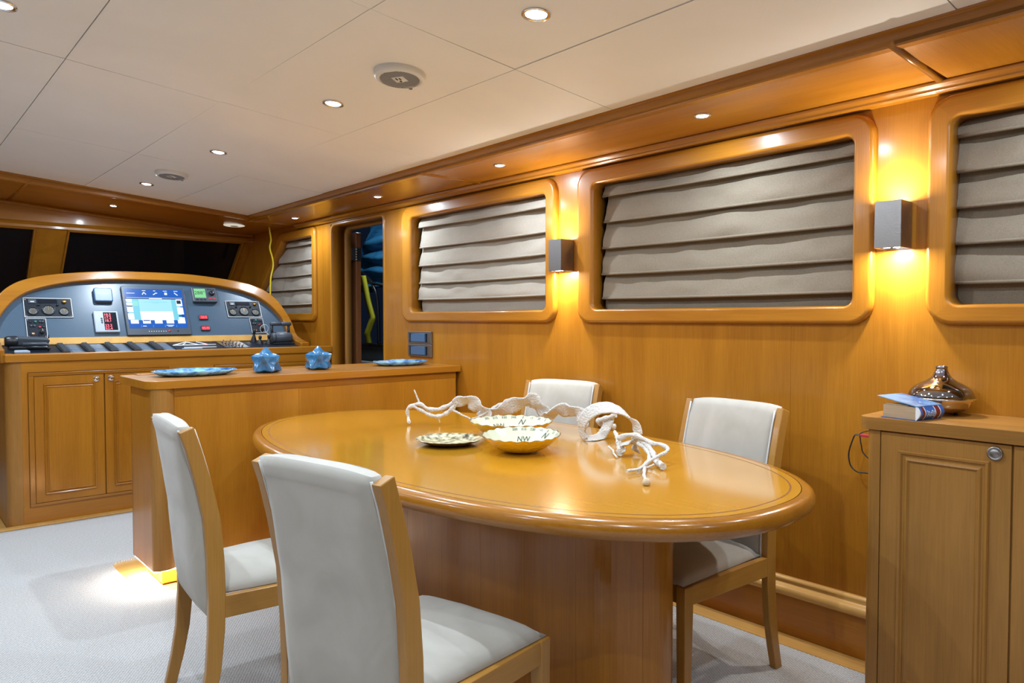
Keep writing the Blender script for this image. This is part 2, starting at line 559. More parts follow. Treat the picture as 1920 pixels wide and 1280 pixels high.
# ---- beams, battens, cornice
def trims():
    # side beam
    t1 = empty('trim_1', (0, 0, 0), kind='structure', label='varnished beam between ceiling and side soffit')
    def sec(y, o=0.0):
        x = xb(y)
        return [(x + 0.05, y, ZS - 0.002), (x + 0.004, y, ZS - 0.006), (x, y, ZS), (x, y, ZS + 0.036), (x - 0.006, y, ZS + 0.039), (x - 0.008, y, zc(x) + 0.006), (x + 0.05, y, zc(x) + 0.03)]
    MB().loft([sec(-2.2), sec(6.0)], caps=True, smooth=False).build('beam', 'trim_y', t1)
    t2 = empty('trim_2', (0, 0, 0), kind='structure', label='varnished cambered beam across the front of the ceiling')
    rings = []
    for k in range(13):
        x = -2.35 + (xb(6.0) + 0.02 + 2.35) * k / 12
        z = zf(x)
        rings.append([(x, 6.05, z - 0.002), (x, 6.0, z - 0.006), (x, 5.995, z), (x, 5.995, z + 0.03), (x, 5.989, z + 0.033), (x, 5.985, zc(x) + 0.006), (x, 6.05, zc(x) + 0.03)])
    MB().loft(rings, caps=True, smooth=False).build('beam', 'trim_x', t2)
    # cornice where the side soffit meets the wall
    t3 = empty('trim_3', (0, 0, 0), kind='structure', label='rounded cornice moulding over the windows')
    prof = [(XW + 0.01, ZS), (XW - 0.062, ZS), (XW - 0.066, ZS - 0.004), (XW - 0.062, ZS - 0.012), (XW - 0.052, ZS - 0.018),
            (XW - 0.046, ZS - 0.022), (XW - 0.044, ZS - 0.030), (XW - 0.034, ZS - 0.036), (XW + 0.01, ZS - 0.036)]
    MB().loft([[(p[0], y, p[1]) for p in prof] for y in (-2.2, 6.0)], caps=True, smooth=False).build('cornice', 'trim_y', t3, bevel=0.003)
    # battens across the soffit
    for k, (ya, yb, x0, x1) in enumerate(((0.895, 0.915, 2.31, 2.79), (3.42, 3.42, 2.34, 2.80), (6.0, 6.0, 2.38, 2.83))):
        t = empty('trim_%d' % (4 + k), (0, 0, 0), kind='structure', label='half-round batten across the side soffit')
        ring = []
        for x, y in ((x0, ya), (x1, yb)):
            ring.append([(x, y + 0.014 * math.cos(a), ZS + 0.003 - 0.013 * math.sin(a)) for a in [PI * q / 8 for q in range(9)]])
        MB().loft(ring, caps=True, smooth=True).build('batten', 'trim_x', t)
    # front header moulding
    t7 = empty('trim_7', (0, 0, 0), kind='structure', label='moulding along the front soffit above the windscreen')
    rings = []
    for k in range(13):
        x = -2.35 + 5.15 * k / 12
        z = zf(x)
        rings.append([(x, 7.02, z), (x, 6.955, z - 0.001), (x, 6.952, z - 0.010), (x, 6.968, z - 0.014), (x, 6.972, z - 0.026), (x, 7.02, z - 0.028)])
    MB().loft(rings, caps=True, smooth=False).build('moulding', 'trim_x', t7)
    # batten on front soffit
    t8 = empty('trim_8', (0, 0, 0), kind='structure', label='batten across the front soffit')
    ring = [[(0.84 + 0.012 * math.cos(a), y, zf(0.84) + 0.002 - 0.010 * math.sin(a)) for a in [PI * q / 6 for q in range(7)]] for y in (6.0, 6.98)]
    MB().loft(ring, caps=True).build('batten', 'trim_y', t8)
trims()

# ---- starboard wall: veneer panels cut round the openings
HOLES = [(-0.52, 0.92, 1.31, 2.04), (1.18, 2.60, 1.31, 2.04), (2.855, 4.29, 1.31, 2.04), (4.612, 5.432, -0.1, 2.068)]
def rect_minus(r, holes):
    y0, y1, z0, z1 = r
    hs = [(max(a, y0), min(b, y1), max(c, z0), min(d, z1)) for a, b, c, d in holes if a < y1 and b > y0 and c < z1 and d > z0]
    if not hs: return [r]
    ys = sorted({y0, y1, *[h[0] for h in hs], *[h[1] for h in hs]})
    out = []
    for i in range(len(ys) - 1):
        ym = (ys[i] + ys[i + 1]) / 2
        zs = [(h[2], h[3]) for h in hs if h[0] < ym < h[1]]
        z = z0
        for a, b in sorted(zs):
            if a > z: out.append((ys[i], ys[i + 1], z, a))
            z = max(z, b)
        if z < z1: out.append((ys[i], ys[i + 1], z, z1))
    return out

wr = empty('wall_right', (XW, 0, 0), kind='structure', label='honey-coloured veneered starboard wall')
seams = [-2.2, 0.13, 1.472, 2.557, 3.813, 4.49, 5.56]
for i in range(len(seams) - 1):
    m = MB()
    for (a, b, c, d) in rect_minus((seams[i] + 0.0003, seams[i + 1] - 0.0003, 0.0, 2.135), HOLES):
        m.box(XW, XW + 0.02, a, b, c, d)
    m.build('wall_panel', 'wood_z', wr)
m = MB()
m.box(XW, XW + 0.02, 5.561, 5.74, 0, 2.135).box(XW, XW + 0.02, 5.74, 7.9, 0, 1.345).box(XW, XW + 0.02, 5.74, 6.36, 2.01, 2.135)
m.prism([(6.36, 2.01), (7.10, 1.345), (7.9, 1.345), (7.9, 2.135), (6.36, 2.135)], 'x', XW, XW + 0.02)
m.build('wall_panel', 'wood_z', wr)
# dark core of the hull behind the veneer
m = MB()
for (a, b, c, d) in rect_minus((-2.2, 5.56, 0.0, 2.135), HOLES):
    m.box(XW + 0.021, XW + 0.10, a, b, c, d)
m.build('wall_core', 'dark', wr)
m = MB()
for (a, b, c, d) in rect_minus((4.4, 5.8, -0.05, 2.5), [HOLES[3]]):
    m.box(XW + 0.10, XW + 0.165, a, b, c, d)
m.build('outer_skin', 'dark', wr)

# baseboard with rail
bb = empty('baseboard_right', (2.806, 0, 0), kind='structure', label='veneered plinth board with rounded rail under the starboard wall')
MB().box(2.806, XW, -2.2, 4.62, 0.0, 0.17).build('plinth_board', 'wood_y', bb)
prof = [(XW, 0.165), (2.800, 0.165), (2.788, 0.170), (2.782, 0.180), (2.784, 0.196), (2.794, 0.206), (2.806, 0.208), (2.812, 0.214), (2.810, 0.226), (2.818, 0.236), (XW, 0.238)]
MB().loft([[(p[0], y, p[1]) for p in prof] for y in (-2.2, 4.62)], caps=True, smooth=True).build('rail', 'floor_wood', bb, fix=True)

# ---- windows
SEC = [(0.0, 2.915), (0.0, 2.824), (0.0, 2.820), (0.03, 2.811), (0.08, 2.805), (0.14, 2.803), (0.17, 2.803), (0.78, 2.802), (0.81, 2.802), (0.89, 2.8045), (0.96, 2.811), (0.99, 2.818), (1.0, 2.822), (1.0, 2.831)]
def frame_ring(parent, inner, outer, n, sec=SEC, names=('frame_rail', 'frame_stile'), mats=('wood_y', 'wood_z')):
    k = len(inner) // (n + 1)
    for i in range(k):
        i0 = i * (n + 1) + n // 2
        i1 = ((i + 1) % k) * (n + 1) + n // 2
        if i1 <= i0: i1 += len(inner)
        rings = []
        for q in range(i0, i1 + 1):
            a = Vector(inner[q % len(inner)]); b = Vector(outer[q % len(outer)])
            rings.append([(x, a.x + (b.x - a.x) * t, a.y + (b.y - a.y) * t) for t, x in sec])
        MB().loft(rings, smooth=True).build(names[i % 2], mats[i % 2], parent)

def blind(lips, ytop, ylo, yhi, ztop, zbot, mat, label, group, yfar=None, seed=0, gap=0.02):
    """roman blind: stacked fabric folds, each with a rod in its lower hem"""
    rnd = random.Random(seed)
    root = empty('roman_blind', (2.89, (ylo + yhi) / 2, zbot), label=label, cat='blind', group=group)
    zs = [ztop + 0.02] + list(lips) + [zbot - 0.02]
    for i in range(len(zs) - 1):
        za, zb = zs[i] + (0.012 if i else 0), zs[i + 1]
        last = i == len(zs) - 2
        y1 = (yfar(zb) if yfar else yhi) - rnd.uniform(0.3, 1.2) * gap
        y0 = ylo - 0.03
        nu, nv = 56, 9
        bul = 0.010 if last else rnd.uniform(0.040, 0.050)
        rings = []
        edge = []
        for v in range(nv + 1):
            t = v / nv
            row = []
            for u in range(nu + 1):
                s = u / nu
                y = y0 + (y1 - y0) * s
                nz = mnoise.noise(Vector((y * 3.1, i * 3.7 + seed, 0.0)))
                nz2 = mnoise.noise(Vector((y * 8.0, i * 5.1 + seed, t * 2.5)))
                b = bul * (0.12 + 0.88 * math.sin(min(1.0, t * 1.04) * PI * 0.5) ** 1.3)
                b += (0.020 * nz + 0.012 * nz2) * math.sin(t * PI) ** 0.7 * (1.0 if not last else 0.4)
                z = za + (zb - za) * t + 0.004 * math.sin(s * PI) * (-t)
                x = 2.905 - b + 0.012 * max(0.0, (s - 0.95) / 0.05) * t
                row.append((x, y, z))
            rings.append(row)
        edge = rings[-1]
        mb = MB().loft(rings, closed_u=False, smooth=True)
        if not last:
            # hem turning back under the rod
            mb.loft([edge, [(x + 0.02, y, z + 0.012) for x, y, z in edge], [(2.912, y, z + 0.03) for x, y, z in edge]], closed_u=False, smooth=True)
        f = mb.build('fabric_fold', mat, root, fix=False)
        if not last:
            MB().tube([Vector((p[0] - 0.001, p[1], p[2] + 0.003)) for p in edge[::4]], 0.0062, 8).build('hem_rod', mat, f)
    return root

def window(idx, iy0, iy1, oy0, oy1, lips, mat, label, seed, gap=0.02):
    w = empty('window_%d' % idx, (XW, (oy0 + oy1) / 2, 1.28), kind='structure', label='rounded honey-wood window frame')
    n = 8
    zi0, zi1, zo0, zo1 = 1.3505, 1.995, 1.28, 2.078
    inner = rpoly([(iy0, zi0), (iy1, zi0), (iy1, zi1), (iy0, zi1)], 0.035, n)
    outer = rpoly([(oy0, zo0), (oy1, zo0), (oy1, zo1), (oy0, zo1)], 0.085, n)
    frame_ring(w, inner, outer, n)
    MB().box(2.935, 2.941, iy0 - 0.03, iy1 + 0.03, 1.32, 2.03).build('pane', 'pane', w)
    blind(lips, None, iy0, iy1, 2.0, 1.345, mat, label, 'roman blinds in the side windows', seed=seed, gap=gap)
L1 = (1.933, 1.80, 1.665, 1.53, 1.405)
window(1, -0.50, 0.887, -0.58, 0.964, (1.934, 1.812, 1.689, 1.562, 1.425), 'linen', 'grey-taupe roman blind in the window above the sideboard', 3, -0.03)
window(2, 1.221, 2.545, 1.142, 2.662, L1, 'linen', 'wide taupe roman blind in the window between the two wall lamps', 11)
window(3, 2.898, 4.236, 2.818, 4.350, (1.930, 1.790, 1.665, 1.545, 1.434), 'linen_light', 'pale roman blind in the window above the double wall switch', 23)

# raked corner window beside the helm
w0 = empty('window_4', (XW, 6.2, 1.28), kind='structure', label='honey-wood frame of the raked corner window')
n = 8
inner = rpoly([(5.728, 1.352), (7.06, 1.352), (6.315, 2.0), (5.728, 2.0)], [0.02, 0.02, 0.02, 0.02], n)
outer = rpoly([(5.668, 1.28), (7.24, 1.28), (6.365, 2.078), (5.668, 2.078)], [0.07, 0.03, 0.03, 0.05], n)
frame_ring(w0, inner, outer, n)
MB().prism([(5.70, 1.33), (7.1, 1.33), (6.30, 2.03), (5.70, 2.03)], 'x', 2.935, 2.941).build('pane', 'pane', w0)
blind((1.951, 1.815, 1.687, 1.564, 1.43), None, 5.728, 7.0, 2.0, 1.345, 'linen_light', 'pale roman blind in the raked corner window beside the helm',
      'roman blinds in the side windows', yfar=lambda z: min(7.02, 6.33 + (2.0 - z) * 1.15), seed=31)

# ---- doorway in the starboard wall
d1 = empty('door_1', (XW, 5.0, 0), kind='structure', label='open side doorway with rounded wooden lining')
n = 8
inner = rpoly([(4.628, 0.0), (5.416, 0.0), (5.416, 2.052), (4.628, 2.052)], [0.001, 0.001, 0.055, 0.03], n)
outer = rpoly([(4.60, -0.02), (5.445, -0.02), (5.445, 2.078), (4.60, 2.078)], [0.001, 0.001, 0.075, 0.05], n)
frame_ring(d1, inner, outer, n, [(0.0, 2.945), (0.0, 2.833), (0.15, 2.827), (0.8, 2.827), (1.0, 2.831)], ('lining_head', 'lining_side'))
inner2 = rpoly([(4.648, 0.0), (5.396, 0.0), (5.396, 2.032), (4.648, 2.032)], [0.001, 0.001, 0.055, 0.03], n)
outer2 = rpoly([(4.600, -0.02), (5.440, -0.02), (5.440, 2.075), (4.600, 2.075)], [0.001, 0.001, 0.06, 0.04], n)
frame_ring(d1, inner2, outer2, n, [(0.0, 2.998), (0.0, 2.948), (0.1, 2.944), (0.9, 2.944), (1.0, 2.998)], ('stop_head', 'stop_side'), ('oak_y', 'oak_z'))
leaf = MB().box(3.045, 3.092, 5.402, 6.15, 0.02, 2.02).build('door_leaf', 'door_wood', d1, bevel=0.004)
for z in (1.785, 0.35):
    mb = MB().box(3.000, 3.044, 5.385, 5.399, z, z + 0.105).box(3.05, 3.090, 5.392, 5.401, z, z + 0.105)
    for k in range(5):
        mb.cyl((3.040, 5.384, z + 0.021 * k + 0.001), 0.0085, 0.019, 'z', 10)
    mb.build('hinge', 'steel', leaf)

# ---- front wall: header, raked windscreen
wf = empty('wall_front', (0, 7.0, 0), kind='structure', label='veneered front bulkhead with raked windscreen')
rings = []
for k in range(13):
    x = -2.35 + (2.845 + 2.35) * k / 12
    zt = zf(x) + 0.01
    rings.append([(x, 7.005, 2.045), (x, 7.005, zt), (x, 7.03, zt), (x, 7.03, 2.045)])
MB().loft(rings, caps=True, smooth=False).build('header', 'wood_x', wf)
RK = 1.02
def rake(x, z, d=0.0):
    """point on the raked windscreen plane, d = depth behind it"""
    return (x, 7.01 + (2.06 - z) * RK + d * 0.70, z + d * 0.71)
def rbox(x0, x1, z0, z1, d0, d1):
    return [rake(x0, z0, d1), rake(x1, z0, d1), rake(x1, z1, d1), rake(x0, z1, d1), rake(x0, z0, d0), rake(x1, z0, d0), rake(x1, z1, d0), rake(x0, z1, d0)]
for x0, x1 in ((-2.35, -0.42), (1.03, 1.262), (2.735, 2.90)):
    MB().hexa(rbox(x0, x1, 0.9, 2.07, 0.0, 0.05)).build('mullion', 'wood_z', wf)
MB().hexa(rbox(-2.35, 2.85, 0.7, 1.42, 0.0, 0.05)).build('sill_board', 'wood_x', wf)
MB().hexa(rbox(-2.35, 2.85, 2.045, 2.08, 0.0, 0.05)).build('head_rail', 'wood_x', wf)
for k, (x0, x1) in enumerate(((-0.42, 1.03), (1.262, 2.735))):
    w = empty('window_%d' % (5 + k), (0, 0, 0), kind='structure', label='raked windscreen pane showing the dark night')
    MB().hexa(rbox(x0, x1, 1.42, 2.05, 0.035, 0.041)).build('pane', 'glass_dark', w)
    for a, b, c, d in ((x0 - 0.004, x0 + 0.012, 1.42, 2.05), (x1 - 0.012, x1 + 0.004, 1.42, 2.05)):
        MB().hexa(rbox(a, b, c, d, -0.012, 0.036)).build('bead', 'trim_z', w, bevel=0.003)
    MB().hexa(rbox(x0, x1, 2.035, 2.052, -0.012, 0.036)).build('bead', 'trim_x', w, bevel=0.003)

# ---- unseen sides of the saloon (close the room for light and reflections)
wl = empty('wall_left', (-2.3, 0, 0), kind='structure', label='veneered port wall')
m = MB()
for (a, b, c, d) in rect_minus((-2.2, 7.9, 0.0, 2.2), [(-1.2, 0.2, 1.31, 2.04), (0.5, 1.9, 1.31, 2.04), (2.2, 3.6, 1.31, 2.04)]):
    m.box(-2.32, -2.30, a, b, c, d)
m.build('wall_panel', 'wood_z', wl)
MB().box(-2.34, -2.325, -2.2, 7.9, 0, 2.2).build('wall_backing', 'linen', wl)
wb = empty('wall_back', (0, -2.2, 0), kind='structure', label='veneered aft bulkhead')
MB().box(-2.35, 2.85, -2.24, -2.2, 0, 2.4).build('wall_panel', 'wood_z', wb)
# hull below the windscreen and closing the bow end
MB().box(-2.35, 3.0, 7.88, 7.92, 0, 1.3).build('wall_panel', 'wood_z', wf)
# hull side strip on port beyond
# ================================================================== SIDE DECK seen through the doorway
dk = MB().box(3.0, 4.6, 4.2, 7.6, 0.20, 0.26).build('side_deck', 'deck', None, at=(3.8, 5.9, 0.2), kind='structure')
bw = empty('bulwark', (3.72, 5.9, 0.26), label='grey bulwark with a pale capping rail outside the side doorway', cat='bulwark')
MB().box(3.70, 3.78, 4.2, 7.6, 0.26, 1.02).build('bulwark_wall', 'deck', bw)
MB().box(3.64, 3.82, 4.2, 7.6, 1.02, 1.06).build('capping_rail', 'steel', bw, bevel=0.008)
MB().box(3.60, 3.66, 4.2, 7.6, 0.86, 0.89).build('rubbing_strake', 'white_plastic', bw, bevel=0.008)

tp = MB()
rings = []
for v in range(25):
    z = 1.62 + 0.75 * v / 24
    row = []
    for u in range(33):
        y = 5.6 + 1.15 * u / 32
        top = max(0.0, y - 6.12)
        zz = z if z < 2.30 - 1.15 * top else 2.30 - 1.15 * top + (z - (2.30 - 1.15 * top)) * 0.1
        x = 3.72 + 0.05 * math.sin(z * 42 + 2.5 * mnoise.noise(Vector((y * 2, z * 3, 0)))) + 0.09 * mnoise.noise(Vector((y * 3.1, z * 4, 1.7)))
        row.append((x, y, zz))
    rings.append(row)
tp.loft(rings, closed_u=False)
tp.loft([[(p[0] + 0.25, p[1], p[2]) for p in r] for r in rings], closed_u=False)
tp.loft([rings[0], [(p[0] + 0.25, p[1], p[2]) for p in rings[0]]], closed_u=False)
tp.build('canvas_cover', 'tarp', None, at=(3.8, 6.1, 1.62), label='blue canvas cover bundled up outside the side doorway', cat='cover', fix=False)
rl = empty('deck_rail', (3.6, 6.2, 0.26), label='dark tubular rail on the side deck below the blue cover', cat='rail')
MB().tube(smooth_path([(3.62, 6.9, 1.84), (3.62, 6.45, 1.78), (3.62, 6.25, 1.725), (3.62, 6.10, 1.62), (3.62, 6.02, 1.45), (3.62, 6.0, 1.06)], 6), 0.016, 10).build('top_rail', 'black', rl)
MB().tube([(3.62, 6.9, 1.70), (3.62, 6.4, 1.68), (3.62, 5.7, 1.59)], 0.014, 10).build('mid_rail', 'black', rl)
for y in (6.45, 6.9, 5.7):
    MB().cyl((3.62, y, 1.06), 0.014, 0.64 if y != 6.9 else 0.78, 'z', 10).build('stanchion', 'chrome' if y == 6.45 else 'black', rl)
def ribbon(pts, w, th, wd=Vector((0, 1, 0))):
    mb = MB(); rings = []
    for p in smooth_path(pts, 6):
        rings.append([p - wd * w / 2, p + wd * w / 2, p + wd * w / 2 + Vector((th, 0, 0)), p - wd * w / 2 + Vector((th, 0, 0))])
    return mb.loft(rings, caps=True)
ribbon([(3.58, 6.24, 1.72), (3.58, 6.20, 1.62), (3.58, 6.15, 1.48), (3.58, 6.09, 1.36), (3.58, 6.07, 1.30), (3.58, 6.12, 1.22), (3.58, 6.16, 1.15), (3.60, 6.17, 1.07)], 0.085, 0.02).build(
    'webbing_strap', 'life_yellow', None, at=(3.58, 6.15, 1.07), label='yellow strap hanging from the deck rail outside the doorway', cat='strap')

# ================================================================== LAMPS IN THE CEILING
def downlight(x, y, z, tilt, watts, label, group, r=0.046):
    o = empty('downlight', (x, y, z), (0, tilt, 0), label=label, cat='downlight', group=group)
    MB().lathe([(r, 0.001), (r, -0.003), (r * 0.96, -0.006), (r * 0.80, -0.0065), (r * 0.72, -0.003), (r * 0.68, 0.006)], 28).build('bezel', 'chrome', o, local=True)
    MB().lathe([(0.0001, -0.0075), (r * 0.40, -0.007), (r * 0.62, -0.004), (r * 0.70, 0.002)], 24).build('lens', 'lens', o, local=True)
    area_light('downlight_bulb', (0, 0, -0.012), (0, 0, 0), 0.032, watts, LAMP_COL, o)
    return o
CL = 'round chrome downlight in the off-white ceiling'
rowlab = {(1.54, 1.63): 'round chrome downlight in the ceiling above the oval table', (1.518, 2.88): 'round chrome downlight in the ceiling beside the nearer round speaker',
          (1.48, 4.15): 'round chrome downlight in the ceiling above the bar counter', (1.455, 5.46): 'round chrome downlight in the ceiling beside the speaker at the helm',
          (0.343, 2.905): 'round chrome downlight alone on the inboard ceiling panel row'}
for (x, y), lab in rowlab.items():
    downlight(x, y, zc(x), 0.082, LAMP_W, lab, 'ceiling downlights')
for x, y in ((1.55, 0.36), (1.55, -0.9), (0.343, 1.63), (0.343, 0.36), (0.343, -0.9), (0.343, 4.15), (0.343, 5.46), (-0.9, 0.36), (-0.9, 1.63), (-0.9, 2.9), (-0.9, 4.15)):
    downlight(x, y, zc(x), 0.082 if x > 0 else -0.082, LAMP_W * (0.95 if abs(x - 0.343) < 0.01 else 0.38), 'round chrome downlight in the ceiling behind the dining area', 'ceiling downlights out of view')
for (x, y), lab in {(2.529, 1.702): 'small downlight in the wooden soffit above the wide window', (2.53, 2.959): 'small downlight in the wooden soffit beside the batten over the pale blind',
                    (2.563, 4.254): 'small downlight in the wooden soffit above the double wall switch', (2.598, 5.589): 'small downlight in the wooden soffit between doorway and corner window'}.items():
    downlight(x, y, ZS, 0, SOFFIT_W, lab, 'soffit downlights', 0.036)
downlight(2.52, 0.43, ZS, 0, SOFFIT_W, 'small downlight in the wooden soffit above the sideboard', 'soffit downlights', 0.036)
downlight(1.46, 6.40, zf(1.46), 0.073, SOFFIT_W, 'small downlight in the wooden soffit above the helm', 'soffit downlights', 0.036)

def speaker(x, y, z, tilt, r, label):
    o = empty('ceiling_speaker', (x, y, z), (0, tilt, 0.5), label=label, cat='speaker', group='round ceiling speakers')
    MB().lathe([(r, 0.001), (r, -0.010), (r * 0.95, -0.022), (r * 0.84, -0.027), (r * 0.80, -0.026)], 40).build('rim', 'white_plastic', o, local=True)
    g = MB().lathe([(0.0001, -0.024), (r * 0.82, -0.024)], 40).build('grille', 'white_plastic', o, local=True)
    mb = MB()
    k = int(r / 0.0042)
    for i in range(-k, k + 1):
        xx = i * 0.0068
        if abs(xx) < r * 0.76:
            h = math.sqrt((r * 0.76) ** 2 - xx * xx)
            for a, b in ((-h, -r * 0.26), (r * 0.26, h)) if abs(xx) < r * 0.26 else ((-h, h),):
                mb.box(xx - 0.0015, xx + 0.0015, a, b, -0.0255, -0.0235)
    mb.build('grille_slots', 'grille', g, kind='stuff', local=True)
    MB().lathe([(0.0001, -0.027), (r * 0.22, -0.027), (r * 0.25, -0.024)], 24).build('tweeter_cap', 'white_plastic', g, local=True)
    mb = MB()
    mb.box(-0.020, -0.004, 0.004, 0.009, -0.0285, -0.026).box(-0.018, -0.002, -0.009, -0.004, -0.0285, -0.026).box(0.006, 0.015, -0.003, 0.004, -0.0285, -0.026)
    mb.build('tweeter_slots', 'black', g, local=True)
    MB().cyl((r * 0.90, 0, -0.027), 0.007, 0.006, 'z', 12).build('badge', 'grey_plastic', o, local=True)
speaker(1.524, 2.363, zc(1.524), 0.082, 0.098, 'round white slotted speaker in the ceiling above the dining table')
speaker(1.47, 4.95, zc(1.47), 0.082, 0.098, 'round white slotted speaker in the ceiling near the helm')
emat('disc_added_glow', (1.0, 0.90, 0.74), 0.55)  # weak glow put into the cream soffit disc to brighten it
hv = empty('soffit_disc', (2.42, 6.42, zf(2.42)), label='flat cream disc given a weak glow, in the wooden soffit over the corner post', cat='lamp')
MB().lathe([(0.0001, -0.010), (0.075, -0.010), (0.088, -0.006), (0.09, 0.001)], 32, (2.42, 6.42, zf(2.42))).build('disc_face', 'disc_added_glow', hv)
MB().lathe([(0.0001, -0.0125), (0.03, -0.0125), (0.034, -0.009)], 20, (2.42, 6.42, zf(2.42))).build('knob', 'white_plastic', hv)

# ---- wall lamps
def sconce(y0, y1, label):
    yc = (y0 + y1) / 2
    o = empty('wall_lamp', (XW, yc, 1.555), label=label, cat='lamp', group='box wall lamps')
    x0, z0, z1, t = 2.728, 1.555, 1.722, 0.004
    mb = MB().box(x0, x0 + t, y0, y1, z0, z1).box(x0 + t, XW - 0.002, y0, y0 + t, z0, z1).box(x0 + t, XW - 0.002, y1 - t, y1, z0, z1).box(XW - 0.006, XW - 0.001, y0 + t, y1 - t, z0, z1)
    mb.build('housing', 'steel', o, bevel=0.0012)
    MB().box(x0 + t, XW - 0.006, y0 + t, y1 - t, z0 + 0.022, z1 - 0.022).build('core', 'black', o)
    xm = (x0 + XW) / 2
    for k, zz in ((0, z0 + 0.004), (1, z1 - 0.012)):
        b = MB().box(x0 + t, XW - 0.006, y0 + t, y1 - t, zz, zz + 0.006).build('reflector_plate', 'chrome', o)
        for s in (-1, 1):
            MB().cyl((xm - 0.012, yc + s * 0.017, zz - 0.002 if k == 0 else zz + 0.004), 0.011, 0.004, 'z', 16).build('led_lens', 'lens', b)
    area_light('wall_lamp_down', (xm - XW - 0.006, 0, -0.003), (0, 0, 0), 0.03, SCONCE_W, (1.0, 0.97, 0.90), o)
    area_light('wall_lamp_up', (xm - XW - 0.006, 0, z1 - 1.555 + 0.003), (PI, 0, 0), 0.03, SCONCE_W * 0.7, (1.0, 0.93, 0.80), o)
sconce(1.016, 1.107, 'brushed steel box lamp on the wall above the sideboard')
sconce(2.697, 2.789, 'brushed steel box lamp on the wall between the pale and the wide blind')
# unseen fill light, added to brighten the side deck
dl = empty('deck_fill_light', (3.35, 5.75, 2.42), label='unseen fill light added outside above the side doorway', cat='lamp')
MB().lathe([(0.0001, -0.01), (0.05, -0.01), (0.06, 0.0), (0.06, 0.02)], 20, (3.35, 5.75, 2.42)).build('lens', 'white_plastic', dl)
area_light('deck_fill', (0, 0, -0.02), (0, 0, 0), 0.06, 5.0, (0.8, 0.9, 1.0), dl)
MB().box(2.84, 3.6, 4.2, 7.6, 2.44, 2.48).build('deck_overhang', 'dark', None, at=(3.2, 5.9, 2.44), kind='structure')
# ================================================================== DINING TABLE
TC = (1.82, 2.265)
TZ = 0.80
def sup(a, b, t, e=2.32):
    c, s = math.cos(t), math.sin(t)
    return (a * math.copysign(abs(c) ** (2 / e), c), b * math.copysign(abs(s) ** (2 / e), s))
def sup_loop(a, b, n=128):
    # even spacing by arc length
    pts = [Vector((*sup(a, b, 2 * PI * k / 1024), 0)) for k in range(1025)]
    L = [0.0]
    for k in range(1024): L.append(L[-1] + (pts[k + 1] - pts[k]).length)
    out = []; j = 0
    for k in range(n):
        d = L[-1] * k / n
        while L[j + 1] < d: j += 1
        f = (d - L[j]) / (L[j + 1] - L[j])
        out.append(pts[j].lerp(pts[j + 1], f))
    return out
TA, TB = 0.70, 1.325
tab = empty('dining_table', (*TC, 0), label='large oval honey-wood dining table on a solid pedestal', cat='table')
def ring_at(d, z, n=128):
    base = sup_loop(TA, TB, n)
    out = []
    for k in range(n):
        t = (base[(k + 1) % n] - base[k - 1]).normalized()
        nn = Vector((t.y, -t.x, 0))
        p = base[k] - nn * d
        out.append((p.x, p.y, z))
    return out
def tl(mb, name, mat, par=None, **k):
    return mb.build(name, mat, par or tab, local=True, **k)
# edge moulding
T = 0.056
prof = [(0.040, TZ), (0.026, TZ), (0.014, TZ - 0.003), (0.005, TZ - 0.010), (0.0, TZ - 0.022), (0.0, TZ - 0.032), (0.006, TZ - 0.044), (0.016, TZ - 0.050), (0.018, TZ - 0.054), (0.026, TZ - T), (0.09, TZ - T)]
edge = tl(MB().loft([ring_at(d, z) for d, z in prof]), 'table_edge', 'trim_y')
# border band in segments, each with its own grain direction
N = 128
ro, ri = ring_at(0.038, TZ), ring_at(0.0675, TZ)
for s in range(8):
    a, b = s * 16, s * 16 + 16
    mb = MB()
    rr = []
    for k in range(a, b + 1):
        o_, i_ = Vector(ro[k % N]), Vector(ri[k % N])
        rr.append([o_, i_, i_ - Vector((0, 0, 0.01)), o_ - Vector((0, 0, 0.01))])
    c = rr[8][0]
    tl(mb.loft(rr, caps=True, smooth=False), 'border_veneer', 'table_x' if abs(c.y) > 0.9 else 'table_y')
r1, r2 = ring_at(0.0672, TZ + 0.0003), ring_at(0.0722, TZ + 0.0003)
tl(MB().loft([r1, r2, [(p[0], p[1], TZ - 0.006) for p in r2], [(p[0], p[1], TZ - 0.006) for p in r1]], closed_v=True, smooth=False), 'inlay_line', 'door_wood')
# veneer field in two halves
f = ring_at(0.072, TZ)
for s in (-1, 1):
    pts = [(max(p[0] * s, 0.00025) * s, p[1]) for p in f if p[0] * s > -0.001]
    pts.sort(key=lambda q: math.atan2(q[1], q[0] * s))
    tl(MB().prism(pts, 'z', TZ - 0.012, TZ), 'field_veneer', 'table_y')
tl(MB().loft([ring_at(0.05, TZ - 0.0125), ring_at(0.05, TZ - T + 0.002)], caps=True, smooth=False), 'core', 'oak_y')
# pedestal: stadium shaped, veneered in vertical strips
PA, PB = 0.150, 0.914
def stad(a, b, n=20):
    out = []
    for k in range(n + 1):
        t = PI * k / n
        out.append((a * math.cos(t), (b - a) + a * math.sin(t)))
    for k in range(n + 1):
        t = PI + PI * k / n
        out.append((a * math.cos(t), -(b - a) + a * math.sin(t)))
    return out
ped = tl(MB().prism(stad(PA - 0.006, PB - 0.006), 'z', 0.0, TZ - T, smooth=True), 'pedestal', 'dark')
S = stad(PA, PB, 24)
